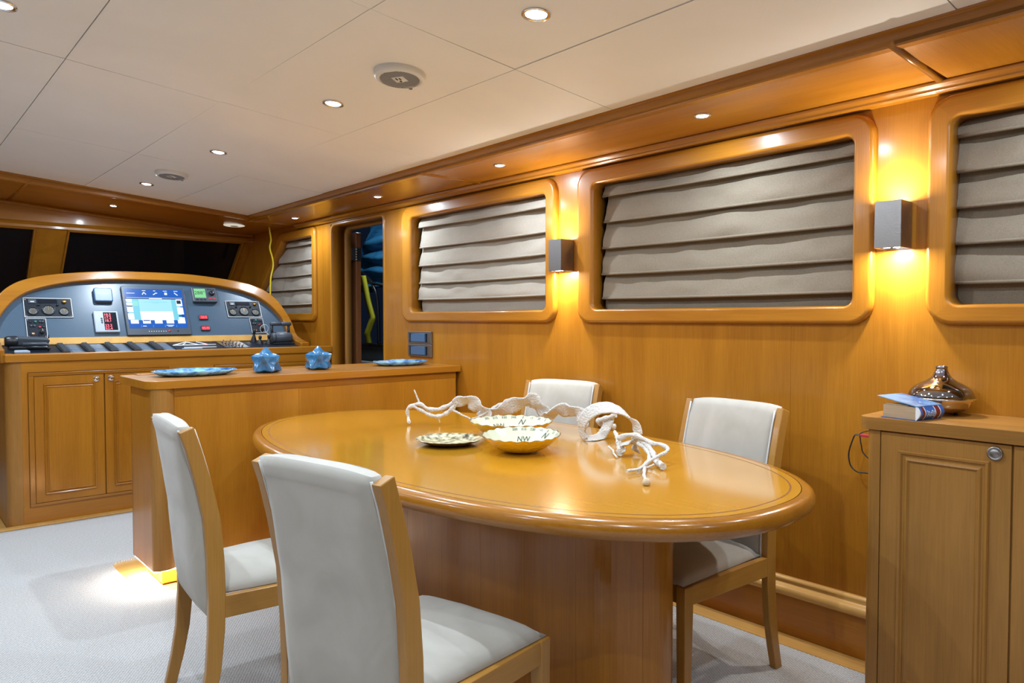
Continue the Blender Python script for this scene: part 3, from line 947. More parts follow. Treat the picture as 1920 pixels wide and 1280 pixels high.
# densify the straight runs
D = []
for k in range(len(S)):
    p, q = Vector(S[k]), Vector(S[(k + 1) % len(S)])
    m_ = max(1, int((q - p).length / 0.04))
    D += [p.lerp(q, j / m_) for j in range(m_)]
tot = sum((D[(k + 1) % len(D)] - D[k]).length for k in range(len(D)))
acc = 0; strips = [[]]; width = tot / 18
for k in range(len(D) + 1):
    p = D[k % len(D)]
    strips[-1].append(p)
    if k < len(D): acc += (D[(k + 1) % len(D)] - p).length
    if acc >= width and k < len(D) - 1:
        acc = 0; strips[-1].append(D[(k + 1) % len(D)]); strips.append([])
for st in strips:
    if len(st) < 2: continue
    rr = []
    for i, p in enumerate(st):
        t = (st[min(i + 1, len(st) - 1)] - st[max(i - 1, 0)]).normalized()
        nn = Vector((t.y, -t.x))
        q = p.copy()
        if i == 0: q = p + t * 0.0004
        if i == len(st) - 1: q = p - t * 0.0004
        a = q + nn * 0.0; b = q - nn * 0.006
        rr.append([(a.x, a.y, 0.0), (a.x, a.y, TZ - T), (b.x, b.y, TZ - T), (b.x, b.y, 0.0)])
    tl(MB().loft(rr, caps=True, smooth=False), 'veneer_strip', 'wood_z', ped)

# ================================================================== CHAIRS
def make_chair():
    R = empty('dining_chair', (0, 0, 0), cat='chair', group='dining chairs around the oval table')
    W, WF, DP, T_, SZ = 0.226, 0.244, 0.530, 0.968, 0.430
    def pb(mb, name, mat, par=None, **k):
        return mb.build(name, mat, par or R, local=True, **k)
    prof = [(-0.030, 0.0, 0.038), (-0.006, 0.10, 0.042), (0.012, 0.20, 0.046), (0.022, 0.32, 0.050), (0.025, 0.43, 0.052), (0.022, 0.55, 0.052), (0.012, 0.68, 0.050), (-0.012, 0.80, 0.048), (-0.038, 0.90, 0.045), (-0.059, T_, 0.042)]
    for s in (-1, 1):
        rings = []
        for x, z, d in prof:
            y0, y1 = s * (W - 0.028), s * W
            tz = 0.012 if z == T_ else 0
            rings.append([(x - d / 2, y0, z - tz), (x + d / 2, y0, z + tz * 0.2), (x + d / 2, y1, z + tz * 0.2), (x - d / 2, y1, z - tz)])
        pb(MB().loft(rings, caps=True, smooth=False), 'back_post', 'beech_z', bevel=0.003)
        # front leg, tapering
        y0, y1 = s * (WF - 0.040), s * WF
        rings = [[(DP - 0.034, y0 + s * 0.006, 0), (DP - 0.002, y0 + s * 0.006, 0), (DP - 0.002, y1 - s * 0.002, 0), (DP - 0.034, y1 - s * 0.002, 0)],
                 [(DP - 0.044, y0, SZ), (DP, y0, SZ), (DP, y1, SZ), (DP - 0.044, y1, SZ)]]
        pb(MB().loft(rings, caps=True, smooth=False), 'front_leg', 'beech_z', bevel=0.003)
        # side apron
        pa, pq = s * (W - 0.024), s * (WF - 0.034)
        rings = [[(0.045, pa, SZ - 0.07), (0.045, pa + s * 0.022, SZ - 0.07), (0.045, pa + s * 0.022, SZ), (0.045, pa, SZ)],
                 [(DP - 0.04, pq, SZ - 0.064), (DP - 0.04, pq + s * 0.030, SZ - 0.064), (DP - 0.04, pq + s * 0.030, SZ - 0.001), (DP - 0.04, pq, SZ - 0.001)]]
        pb(MB().loft(rings, caps=True, smooth=False), 'side_apron', 'beech_x', bevel=0.002)
    pb(MB().box(DP - 0.036, DP - 0.012, -WF + 0.038, WF - 0.038, SZ - 0.064, SZ), 'front_apron', 'beech_y', bevel=0.002)
    pb(MB().box(0.012, 0.036, -W + 0.027, W - 0.027, SZ - 0.07, SZ - 0.002), 'rear_apron', 'beech_y', bevel=0.002)
    # seat cushion: domed, wider at the front
    nx, ny = 18, 18
    top = []; bot = []
    for i in range(nx + 1):
        a = i / nx; x = 0.050 + (DP - 0.006 - 0.050) * a
        hw = (W - 0.030) + (WF - 0.010 - W + 0.030) * a
        rt, rb = [], []
        for j in range(ny + 1):
            b = -1 + 2 * j / ny
            e = (1 - abs(b) ** 6) * (1 - abs(2 * a - 1) ** 8)
            z = SZ + 0.004 + 0.030 * e ** 0.5 + 0.024 * (1 - b * b) * math.sin(PI * min(1, 0.12 + a * 0.85))
            z += 0.0025 * mnoise.noise(Vector((x * 12, b * 3, 2.0)))
            rt.append((x, hw * b, z)); rb.append((x, hw * b * 0.98, SZ - 0.002))
        top.append(rt); bot.append(rb)
    mb = MB().loft(top, closed_u=False).loft(bot, closed_u=False)
    mb.loft([top[0], bot[0]], closed_u=False).loft([top[-1], bot[-1]], closed_u=False)
    mb.loft([[r[0] for r in top], [r[0] for r in bot]], closed_u=False).loft([[r[-1] for r in top], [r[-1] for r in bot]], closed_u=False)
    pb(mb, 'seat_cushion', 'suede')
    # back pad
    def cx(z):
        for k in range(len(prof) - 1):
            if prof[k][1] <= z <= prof[k + 1][1]:
                t = (z - prof[k][1]) / (prof[k + 1][1] - prof[k][1])
                t = t
                return prof[k][0] + (prof[k + 1][0] - prof[k][0]) * t
        return prof[-1][0] + (z - T_) * -0.24
    nz, ny = 26, 16
    z0, z1 = 0.355, T_ + 0.012
    hw = W - 0.030
    rings = []
    for i in range(nz + 1):
        v = i / nz
        z = z0 + (z1 - z0) * v
        c = cx(min(z, T_ + 0.012))
        e = max(0.0, 1 - abs(2 * v - 1) ** 10) ** 0.5
        back = c - 0.016 - 0.046 * (math.sin(PI * min(1.0, v ** 0.8)) ** 0.55) * (1.0 if v < 0.9 else 1.0)
        if v > 0.86: back = min(back, c - 0.034)
        if v > 0.97: back = c - 0.022
        front = c + 0.020 + 0.012 * e
        if v < 0.10: front = c + 0.012
        ring = []
        for j in range(ny + 1):
            b = -1 + 2 * j / ny
            k = (1 - abs(b) ** 8)
            dz = -0.010 * (abs(b) ** 4) * (1 if v > 0.9 else 0)
            ring.append((front - 0.008 * (1 - k), hw * b, z + dz))
        for j in range(ny + 1):
            b = 1 - 2 * j / ny
            k = max(0.0, 1 - abs(b) ** 5)
            dz = -0.010 * (abs(b) ** 4) * (1 if v > 0.9 else 0)
            xx = c - 0.012 + (back - c + 0.012) * (0.25 + 0.75 * k ** 0.6)
            ring.append((xx, hw * b, z + dz))
        rings.append(ring)
    pad = pb(MB().loft(rings, caps=True), 'back_pad', 'suede')
    for s in (-1, 1):
        for side, off in (('f', 0.026), ('b', -0.020)):
            pts = [(cx(z) + off, s * (hw - 0.0005), z) for z in [0.375 + 0.585 * k / 14 for k in range(15)]]
            pb(MB().tube(pts, 0.0035, 6), 'piping', 'piping', pad)
    return R
chair = make_chair()
CH = [((0.812, 1.530), 0.21, 'dining chair on the open side of the table, farther from the bar counter'),
      ((0.792, 2.515), -0.09, 'dining chair beside the bar counter on the open side of the table'),
      ((2.502, 1.566), PI - 0.08, 'dining chair between the table and the wall, closest to the sideboard'),
      ((2.674, 2.665), PI + 0.222, 'dining chair behind the white vine, between the table and the wall')]
for i, ((x, y), th, lab) in enumerate(CH):
    c = chair if i == 0 else copy_tree(chair)
    c.location = (x, y, 0); c.rotation_euler = (0, 0, th)
    c['label'] = lab

# ================================================================== BAR COUNTER
bar = empty('bar_counter', (1.9, 3.9, 0), label='honey-wood bar counter standing between table and helm', cat='counter')
X0, Y0, Y1, ZB, ZT = 0.993, 3.712, 4.06, 0.090, 0.965
MB().box(X0 + 0.01, 2.80, Y0 + 0.01, Y1 - 0.005, ZB, ZT - 0.002).build('carcass', 'wood_z', bar)
rc = 0.105
arc = [(X0 + rc - rc * math.cos(t), Y0 + rc - rc * math.sin(t)) for t in [PI / 2 * k / 12 for k in range(13)]]
poly = [(X0, Y0 + rc)] + arc + [(X0 + rc, Y0 + 0.03), (X0 + 0.03, Y0 + rc)]
arc2 = [(X0 + 0.008 * (1 - math.cos(t)), 0) for t in (0,)]
# end panel with a crisp corner, then the turned corner post
MB().box(X0, X0 + 0.02, Y0 + 0.012, Y1, ZB, ZT).build('end_panel', 'wood_z', bar)
post = [(X0 + 0.0003, Y0 + 0.0118), (X0 + 0.003, Y0 + 0.002), (X0 + 0.010, Y0 - 0.006), (X0 + 0.022, Y0 - 0.013), (X0 + 0.037, Y0 - 0.017), (X0 + 0.052, Y0 - 0.018), (X0 + 0.067, Y0 - 0.016), (X0 + 0.082, Y0 - 0.011), (X0 + 0.095, Y0 - 0.004), (X0 + 0.105, Y0 + 0.003), (X0 + 0.105, Y0 + 0.03), (X0 + 0.021, Y0 + 0.03), (X0 + 0.021, Y0 + 0.0118)]
MB().prism(post, 'z', ZB, ZT, smooth=False).build('corner_post', 'oak_z', bar)
xs = [X0 + 0.106, 1.74, 2.42, 2.806]
for k in range(3):
    MB().box(xs[k] + 0.0005, xs[k + 1] - 0.0005, Y0 + 0.004, Y0 + 0.02, ZB, 0.925).build('front_panel', 'wood_z', bar)
MB().box(X0 + 0.106, 2.806, Y0 + 0.002, Y0 + 0.02, 0.926, ZT).build('top_rail', 'wood_x', bar)
MB().box(X0, 2.806, Y1 - 0.004, Y1 + 0.004, ZB, ZT).build('rear_panel', 'wood_z', bar)
MB().box(1.052, 2.80, 3.783, 4.02, 0.0, ZB).build('plinth', 'wood_x', bar)
led = MB().box(X0 + 0.004, 2.79, 3.715, 3.720, ZB - 0.008, ZB - 0.0003).build('led_strip', 'led', bar)
MB().box(X0 + 0.004, X0 + 0.009, 3.721, 4.05, ZB - 0.008, ZB - 0.0003).build('led_strip', 'led', bar)
area_light('led_front', (1.92 - 1.9, 3.735 - 3.9, ZB - 0.009), (0, 0, 0), 1.72, 7.0, (1.0, 0.93, 0.82), bar, 'RECTANGLE', 0.012)
area_light('led_end', (1.018 - 1.9, 3.89 - 3.9, ZB - 0.009), (0, 0, 0), 0.012, 5.0, (1.0, 0.93, 0.82), bar, 'RECTANGLE', 0.28)
MB().prism(rpoly([(0.972, 3.688), (2.826, 3.688), (2.826, 4.235), (0.972, 4.235)], [0.07, 0.002, 0.002, 0.05], 8), 'z', 0.9655, 1.004).build('worktop', 'wood_x', bar, bevel=0.006, seg=3)
MB().box(1.05, 2.78, 4.165, 4.215, 1.0035, 1.009).build('back_ledge', 'wood_x', bar, bevel=0.002)
MB().box(1.03, 2.826, 3.75, 3.756, 1.0030, 1.0046).build('inlay_strip', 'trim_x', bar)

# ================================================================== SIDEBOARD
sb = empty('sideboard', (2.64, -0.1, 0), label='oak-coloured sideboard with panelled doors under the wall lamp', cat='sideboard')
MB().box(2.492, 2.776, -1.40, 1.012, 0.0, 0.935).build('carcass', 'oak_z', sb)
MB().prism(rpoly([(2.482, 0.978), (2.776, 0.978), (2.776, 1.022), (2.482, 1.022)], [0.001, 0.001, 0.001, 0.02], 6), 'z', 0.0, 0.936).build('corner_stile', 'oak_z', sb)
SECD = [(0.0, 0.006), (0.0, -0.002), (0.18, -0.008), (0.34, -0.006), (0.46, -0.001), (0.60, -0.001), (0.72, -0.007), (0.9, -0.009), (1.0, -0.004), (1.0, 0.006)]
def panel_door(par, axis, a0, a1, z0, z1, face, out, kn, mats, mw=0.036, inset=0.056, knob_r=0.021, knob_mat='chrome'):
    """door in plane axis=face; a = other horizontal axis; out = sign of the outward direction"""
    def P(a, z, d):
        return (face + out * d, a, z) if axis == 'x' else (a, face + out * d, z)
    def bx(a, b, c, d, e, f_):
        p = [P(a, c, e), P(b, c, e), P(b, d, e), P(a, d, e), P(a, c, f_), P(b, c, f_), P(b, d, f_), P(a, d, f_)]
        return p
    door = MB().hexa(bx(a0, a1, z0, z1, 0.0, 0.010)).build('door', mats, par, bevel=0.0015)
    io = [(a0 + inset, z0 + inset), (a1 - inset, z0 + inset), (a1 - inset, z1 - inset), (a0 + inset, z1 - inset)]
    ii = [(a0 + inset + mw, z0 + inset + mw), (a1 - inset - mw, z0 + inset + mw), (a1 - inset - mw, z1 - inset - mw), (a0 + inset + mw, z1 - inset - mw)]
    for k in range(4):
        rings = []
        for q in (k, (k + 1) % 4):
            o_, i_ = Vector(io[q]), Vector(ii[q])
            rings.append([P(*(i_.lerp(o_, t)), 0.010 - d) for t, d in SECD])
        MB().loft(rings, caps=True, smooth=False).build('moulding', mats, door)
    MB().hexa(bx(ii[0][0], ii[1][0], ii[0][1], ii[2][1], 0.009, 0.0125)).build('panel', mats, door)
    if kn:
        c = P(kn[0], kn[1], 0.010)
        pr = [(0.0001, 0.009), (knob_r * 0.55, 0.0092), (knob_r * 0.70, 0.006), (knob_r * 0.75, 0.008), (knob_r * 0.95, 0.008), (knob_r, 0.004), (knob_r, 0.0)]
        pr = [(r, z * out) for r, z in pr]
        MB().lathe(pr, 24, c, 1.0, axis).build('push_knob', knob_mat, door)
    return door
for (a0, a1, ky) in ((0.6105, 0.9755, 0.652), (0.240, 0.6055, 0.56), (-0.130, 0.235, -0.085), (-0.50, -0.135, -0.18)):
    panel_door(sb, 'x', a0, a1, 0.05, 0.932, 2.4915, -1, (ky, 0.904), 'oak_z', knob_mat='steel', inset=0.054)
MB().prism(rpoly([(2.470, -1.42), (2.828, -1.42), (2.828, 1.047), (2.470, 1.047)], [0.001, 0.001, 0.001, 0.035], 8), 'z', 0.9365, 0.977).build('worktop', 'oak_y', sb, bevel=0.012, seg=4)
# ================================================================== HELM CONSOLE
hc = empty('helm_console', (1.6, 5.6, 0), label='curved honey-wood helm console with carbon-look instrument fascia', cat='console')
FO = Vector((1.6, 5.75, 1.17))
FT = math.atan(0.52)
FN = Vector((0, -math.cos(FT), math.sin(FT)))      # outward normal of the fascia
FU = Vector((0, math.sin(FT), math.cos(FT)))       # up along the fascia
FX = Vector((1, 0, 0))
def FP(u, v, d=0.0):
    return FO + FX * u + FU * v + FN * d
DK0, DK1 = (5.43, 1.073), (5.735, 1.128)           # desk slope (Y, Z)
DA = math.atan2(DK1[1] - DK0[1], DK1[0] - DK0[0])
def desk_z(y):
    return DK0[1] + (y - DK0[0]) * math.tan(DA)
# carcass, split so that the doors sit proud of the face
MB().box(0.66, 2.80, 5.415, 6.0, 0.0, 1.03).build('carcass', 'wood_z', hc)
post = rpoly([(0.618, 5.402), (0.70, 5.402), (0.70, 5.95), (0.618, 5.95)], [0.045, 0.001, 0.001, 0.001], 8)
MB().prism(post, 'z', 0.0, 1.03, smooth=False).build('corner_post', 'oak_z', hc)
# face frame boards (around the doors)
for k, (a, b, c, d, mt) in enumerate(((0.70, 2.80, 0.965, 1.03, 'wood_x'), (0.70, 2.80, 0.0, 0.115, 'wood_x'), (0.70, 0.733, 0.115, 0.965, 'wood_z'), (1.567, 1.875, 0.115, 0.965, 'wood_z'), (2.71, 2.80, 0.115, 0.965, 'wood_z'))):
    MB().box(a, b, 5.402, 5.416, c, d).build('face_board', mt, hc)
for a, b in ((0.735, 1.565), (1.877, 2.708)):
    # bead frame around each pair of doors
    for (p, q, r, s, mt) in ((a, b, 0.940, 0.962, 'trim_x'), (a, b, 0.116, 0.134, 'trim_x'), (a, a + 0.030, 0.134, 0.940, 'trim_z'), (b - 0.008, b, 0.134, 0.940, 'trim_z')):
        MB().box(p, q, 5.394, 5.41, r, s).build('door_bead', mt, hc, bevel=0.003)
    c = (a + 0.030 + b - 0.008) / 2
    panel_door(hc, 'y', a + 0.032, c - 0.004, 0.136, 0.938, 5.410, -1, (c - 0.047, 0.908), 'wood_z', mw=0.024, inset=0.050, knob_r=0.020)
    panel_door(hc, 'y', c + 0.004, b - 0.010, 0.136, 0.938, 5.410, -1, (c + 0.040, 0.908), 'wood_z', mw=0.024, inset=0.050, knob_r=0.020)
# base strip on the floor in front
MB().box(0.55, 2.70, 5.345, 5.402, 0.0, 0.012).build('base_strip', 'floor_wood', hc, bevel=0.003)
# front rail
MB().box(0.615, 2.815, 5.385, 5.445, 1.031, 1.083).build('front_rail', 'wood_x', hc, bevel=0.008, seg=3)
# desk plate
MB().hexa([(0.63, DK0[0], DK0[1] - 0.02), (2.60, DK0[0], DK0[1] - 0.02), (2.60, DK1[0], DK1[1] - 0.02), (0.63, DK1[0], DK1[1] - 0.02),
           (0.63, DK0[0], DK0[1]), (2.60, DK0[0], DK0[1]), (2.60, DK1[0], DK1[1]), (0.63, DK1[0], DK1[1])]).build('desk_plate', 'panel_black', hc)
# strip between desk and fascia
sp = [FP(-1.0, -0.052, 0.012), FP(1.0, -0.052, 0.012), FP(1.0, -0.052, -0.02), FP(-1.0, -0.052, -0.02), FP(-1.0, 0.0, 0.012), FP(1.0, 0.0, 0.012), FP(1.0, 0.0, -0.02), FP(-1.0, 0.0, -0.02)]
MB().hexa(sp).build('ledge_strip', 'floor_wood', hc, bevel=0.003)
# fascia and hood
INN = [(0.0, 0.458), (0.15, 0.457), (0.30, 0.450), (0.477, 0.431), (0.60, 0.406), (0.70, 0.376), (0.801, 0.330), (0.881, 0.263), (0.94, 0.18), (0.975, 0.10), (0.985, 0.0)]
OUT = [(0.0, 0.530), (0.17, 0.529), (0.33, 0.521), (0.52, 0.499), (0.66, 0.476), (0.765, 0.448), (0.866, 0.400), (0.951, 0.318), (1.012, 0.20), (1.043, 0.10), (1.055, 0.0)]
sm = lambda L_: [(p.x, p.y) for p in smooth_path([(a, b, 0) for a, b in L_], 4)]
I_, O_ = sm(INN), sm(OUT)
out = [(-u, v) for u, v in I_[::-1]] + I_[1:]
loop = [FP(u * 1.004, v * 1.004) for u, v in out]
back = [p - FN * 0.02 for p in loop]
m = MB()
m.add(loop, [list(range(len(loop)))]).loft([loop, back], closed_u=True, smooth=False)
fascia = m.build('fascia', 'carbon', hc)
rings = []
def band(i, o, nrm, fr, bk):
    rings.append([i + nrm * fr, o + nrm * fr, o - nrm * bk, i - nrm * bk])
ND = Vector((0, -math.sin(DA), math.cos(DA)))
def cheek(s):
    r = []
    for y, z, k in ((5.455, 1.083, 1.0), (5.52, 1.093, 1.0), (5.60, 1.112, 0.9), (5.68, 1.140, 0.6)):
        nn = (ND * k + FN * (1 - k)).normalized()
        i = Vector((1.6 + s * 0.975, y, z)); o = Vector((1.6 + s * 1.048, y - 0.0, z + 0.0))
        r.append((i, o, nn))
    return r
for i, o, nn in cheek(-1): band(i, o, nn, 0.030, 0.05)
for (a, b), (c, d) in zip([(-u, v) for u, v in I_[::-1]], [(-u, v) for u, v in O_[::-1]]): band(FP(a, b), FP(c, d), FN, 0.040, 0.10)
for (a, b), (c, d) in list(zip(I_, O_))[1:]: band(FP(a, b), FP(c, d), FN, 0.040, 0.10)
for i, o, nn in cheek(1)[::-1]: band(i, o, nn, 0.030, 0.05)
MB().loft(rings, caps=True, smooth=False).build('hood_rim', 'trim_x', hc, bevel=0.010, seg=3)
# hood shell behind the fascia
hs = [FP(u, v, -0.02) for u, v in [(-a, b) for a, b in O_[::-1]] + O_[1:]]
hb = [Vector((p.x, 6.35, max(1.03, p.z - 0.02))) for p in hs]
MB().loft([hs, hb], closed_u=False, smooth=True).build('hood_shell', 'trim_x', hc)
MB().box(0.60, 0.66, 5.42, 6.2, 1.03, 1.085).build('side_cheek', 'trim_y', hc)
MB().box(2.64, 2.815, 5.45, 6.2, 1.03, 1.078).build('side_shelf', 'trim_x', hc)
# side wall of helm station seen at the frame edge
# ------------------------------------------------------------------ instruments on the fascia
FR = (-FT, 0, 0)
def inst(name, u0, u1, v0, v1, label, cat, group=None):
    """empty at the fascia surface; local x right, z up, -y towards the viewer"""
    o = empty(name, FP((u0 + u1) / 2, (v0 + v1) / 2, 0.001), FR, label, cat, group)
    return o, (u1 - u0) / 2, (v1 - v0) / 2
def ib(par, name, mat, x0, x1, z0, z1, d0, d1, bevel=0.0, **k):
    return MB().box(x0, x1, -d1, -d0, z0, z1).build(name, mat, par, local=True, bevel=bevel, **k)
def itext(par, name, body, size, x, z, d, mat, shear=0.0, wide=1.0):
    vv, ff = text_geo(body, size, shear)
    return MB().add([(x + a * wide, -d, z + b) for a, b, c in vv], ff).build(name, mat, par, local=True, fix=False)
def dial(par, x, z, r, mat='dial'):
    g = MB().lathe([(r, 0.0), (r, -0.011), (r * 0.93, -0.013), (r * 0.84, -0.011), (r * 0.82, -0.006)], 28, (x, 0, z), 1.0, 'y').build('gauge', 'black', par, local=True)
    MB().lathe([(0.0001, -0.0055), (r * 0.83, -0.0055)], 24, (x, 0, z), 1.0, 'y').build('dial_face', mat, g, local=True)
    mb = MB()
    for k in range(9):
        a = math.radians(215 - 250 * k / 8)
        c, s = math.cos(a), math.sin(a)
        q = [(x + c * r * 0.60 - s * 0.0008, -0.0058, z + s * r * 0.60 + c * 0.0008), (x + c * r * 0.60 + s * 0.0008, -0.0058, z + s * r * 0.60 - c * 0.0008),
             (x + c * r * 0.77 + s * 0.0008, -0.0058, z + s * r * 0.77 - c * 0.0008), (x + c * r * 0.77 - s * 0.0008, -0.0058, z + s * r * 0.77 + c * 0.0008)]
        mb.add(q, [(0, 1, 2, 3)])
    mb.build('dial_marks', 'white', g, local=True, fix=False)
    MB().box(x - 0.001, x + 0.001, -0.0072, -0.0062, z - r * 0.1, z + r * 0.62).build('needle', 'brass', g, local=True)
def screws(par, w, h, r=0.0065, ins=0.012):
    for sx in (-1, 1):
        for sz in (-1, 1):
            MB().lathe([(0.0001, -0.0085), (r * 0.7, -0.008), (r, -0.004)], 10, (sx * (w - ins), 0, sz * (h - ins)), 1.0, 'y').build('screw', 'chrome', par, local=True)
def outline(par, w, h, t=0.0035):
    mb = MB()
    for a, b, c, d in ((-w, w, h - t, h), (-w, w, -h, -h + t), (-w, -w + t, -h, h), (w - t, w, -h, h)):
        mb.box(a, b, -0.0062, -0.0045, c, d)
    mb.build('border_line', 'white', par, local=True)
def gauge_panel(u0, u1, v0, v1, label):
    o, w, h = inst('engine_gauge_panel', u0, u1, v0, v1, label, 'gauge panel', 'engine gauge panels')
    ib(o, 'plate', 'panel_black', -w, w, -h, h, 0, 0.005)
    outline(o, w, h); screws(o, w, h)
    dial(o, -0.091, -0.027, 0.030); dial(o, 0.0, -0.018, 0.040); dial(o, 0.091, -0.028, 0.031)
    ib(o, 'lamp_cover', 'grey_plastic', -w + 0.030, -w + 0.072, 0.032, 0.062, 0.005, 0.010, 0.002)
    ib(o, 'lamp_slot', 'white', -w + 0.040, -w + 0.062, 0.040, 0.046, 0.010, 0.0108)
    ib(o, 'warning_strip', 'black_gloss', -0.060, 0.055, 0.034, 0.062, 0.005, 0.007)
    MB().cyl((0.098, -0.016, 0.046), 0.013, 0.011, 'y', 16).build('key_barrel', 'brass', o, local=True)
    for x in (-0.056, 0.056):
        MB().cyl((x, -0.014, 0.020), 0.007, 0.009, 'y', 10).build('push_button', 'black', o, local=True)
gauge_panel(-0.819, -0.535, 0.157, 0.306, 'black engine gauge panel above the handset end of the helm')
gauge_panel(0.537, 0.812, 0.161, 0.308, 'black engine gauge panel above the throttle end of the helm')
def switch_panel(u0, u1, v0, v1, label):
    o, w, h = inst('engine_start_panel', u0, u1, v0, v1, label, 'switch panel', 'engine start panels')
    ib(o, 'plate', 'panel_black', -w, w, -h, h, 0, 0.005)
    outline(o, w, h, 0.003); screws(o, w, h, 0.0055, 0.011)
    for x, z, mt in ((-0.032, 0.046, 'black'), (-0.004, 0.047, 'green'), (0.022, 0.048, 'grey_plastic'), (0.038, 0.046, 'grey_plastic'), (-0.030, 0.016, 'grey_plastic'), (-0.012, 0.016, 'grey_plastic'), (0.018, 0.006, 'red'), (0.040, 0.006, 'black')):
        MB().cyl((x, -0.011, z), 0.0075, 0.007, 'y', 12).build('push_button', mt, o, local=True)
    MB().cyl((-0.022, -0.014, -0.044), 0.012, 0.010, 'y', 16).build('stop_knob', 'chrome', o, local=True)
    k = MB().cyl((0.028, -0.018, -0.032), 0.014, 0.014, 'y', 16).build('key_switch', 'black', o, local=True)
    MB().box(0.025, 0.031, -0.036, -0.018, -0.038, -0.020).build('key', 'steel', k, local=True)
switch_panel(-0.816, -0.699, 0.002, 0.149, 'small black start panel below the gauges at the handset end')
switch_panel(0.702, 0.813, 0.017, 0.153, 'small black start panel below the gauges at the throttle end')
# satellite / sounder head
o, w, h = inst('instrument_cover', -0.393, -0.273, 0.276, 0.387, 'blue-grey suncover clipped on an instrument above the silver digital gauge', 'instrument')
MB().prism(rpoly([(-w, -h), (w, -h), (w, h), (-w, h)], 0.014, 5), 'y', -0.030, 0.0).build('cover', 'blue_grey', o, local=True, bevel=0.007, seg=3)
MB().prism(rpoly([(-w + 0.006, -h - 0.006), (w - 0.006, -h - 0.006), (w - 0.006, h - 0.02), (-w + 0.006, h - 0.02)], 0.012, 4), 'y', -0.014, 0.0).build('bezel', 'black', o, local=True, bevel=0.004)
itext(o, 'lettering', 'Raymarine', 0.0165, 0.0, 0.008, 0.0306, 'white')
# bilge / tank alarm with red digits
o, w, h = inst('digital_gauge', -0.412, -0.256, 0.033, 0.201, 'silver digital gauge with five rows of red figures', 'gauge')
MB().prism(rpoly([(-w, -h), (w, -h), (w, h), (-w, h)], 0.006, 3), 'y', -0.022, 0.0).build('case', 'silver_plastic', o, local=True, bevel=0.006)
ib(o, 'window', 'black_gloss', -0.018, w - 0.012, -h + 0.014, h - 0.012, 0.021, 0.0225)
for k, s_ in enumerate(('10.5', '17.2', '18.1', '23.2', '52.4')):
    z = (0.052, 0.028, 0.004, -0.034, -0.058)[k]
    itext(o, 'red_figures', s_, 0.027, 0.008, z, 0.0232, 'red_led')
for k in range(3):
    MB().cyl((-0.031, -0.0245, 0.022 - 0.016 * k), 0.0062, 0.004, 'y', 12).build('push_button', 'grey_plastic', o, local=True)
# chart plotter
o, w, h = inst('chart_display', -0.212, 0.230, 0.004, 0.408, 'large lit chart display in the middle of the fascia', 'display')
MB().prism(rpoly([(-w, -h), (w, -h), (w, h), (-w, h)], 0.006, 3), 'y', -0.024, 0.0).build('case', 'grey_plastic', o, local=True, bevel=0.004)
sx, sz0, sz1 = 0.203, -h + 0.054, h - 0.020
scr = ib(o, 'screen', 'scr_blue', -sx, sx, sz0, sz1, 0.0235, 0.0250)
H_ = sz1 - sz0
def scrq(mat, a, b, c, d, lift=0.0256, name='screen_tile'):
    """fractions of the screen: a..b across, c..d up"""
    x0, x1 = -sx + 2 * sx * a, -sx + 2 * sx * b
    z0, z1 = sz0 + H_ * c, sz0 + H_ * d
    MB().add([(x0, -lift, z0), (x1, -lift, z0), (x1, -lift, z1), (x0, -lift, z1)], [(0, 1, 2, 3)]).build(name, mat, scr, local=True, fix=False)
scrq('scr_deep', 0.0, 1.0, 0.735, 0.765); scrq('scr_white', 0.02, 0.98, 0.765, 0.772)
scrq('scr_cyan', 0.02, 0.92, 0.20, 0.735, 0.0254)
scrq('scr_pale', 0.215, 0.775, 0.42, 0.735, 0.0257); scrq('scr_white', 0.215, 0.775, 0.20, 0.42, 0.0257)
for a, b in ((0.66, 0.73), (0.57, 0.64), (0.40, 0.54), (0.22, 0.37)): scrq('scr_white', 0.005, 0.105, a, b, 0.0258)
scrq('scr_dark', 0.015, 0.10, 0.535, 0.56, 0.0259); scrq('scr_teal', 0.115, 0.20, 0.56, 0.68, 0.0258)
scrq('scr_white', 0.86, 0.965, 0.56, 0.74, 0.0258); scrq('scr_dark', 0.87, 0.945, 0.62, 0.71, 0.0260); scrq('scr_white', 0.86, 0.965, 0.35, 0.53, 0.0258)
scrq('scr_deep', 0.87, 0.965, 0.29, 0.33, 0.0260); scrq('scr_white', 0.86, 0.965, 0.13, 0.27, 0.0258)
for k in range(5):
    scrq('scr_white', 0.035 + 0.2 * k, 0.165 + 0.2 * k, 0.115, 0.205, 0.0261)
    if k: scrq('scr_cyan', 0.2 * k - 0.002, 0.2 * k + 0.002, 0.02, 0.075, 0.0259)
scrq('scr_deep', 0.245, 0.355, 0.178, 0.202, 0.0263)
for a, b, c, d in ((0.40, 0.62, 0.742, 0.758), (0.225, 0.285, 0.045, 0.058), (0.625, 0.755, 0.062, 0.075), (0.65, 0.73, 0.038, 0.05), (0.30, 0.36, 0.945, 0.957), (0.49, 0.53, 0.945, 0.957), (0.66, 0.73, 0.945, 0.957), (0.85, 0.92, 0.945, 0.957), (0.03, 0.17, 0.875, 0.886)):
    scrq('scr_white', a, b, c, d, 0.0262, 'screen_caption')
for a, b, c in ((0.40, 0.60, 0.700), (0.30, 0.70, 0.655), (0.44, 0.56, 0.63)): scrq('scr_cyan', a, b, c, c + 0.008, 0.0262, 'screen_caption')
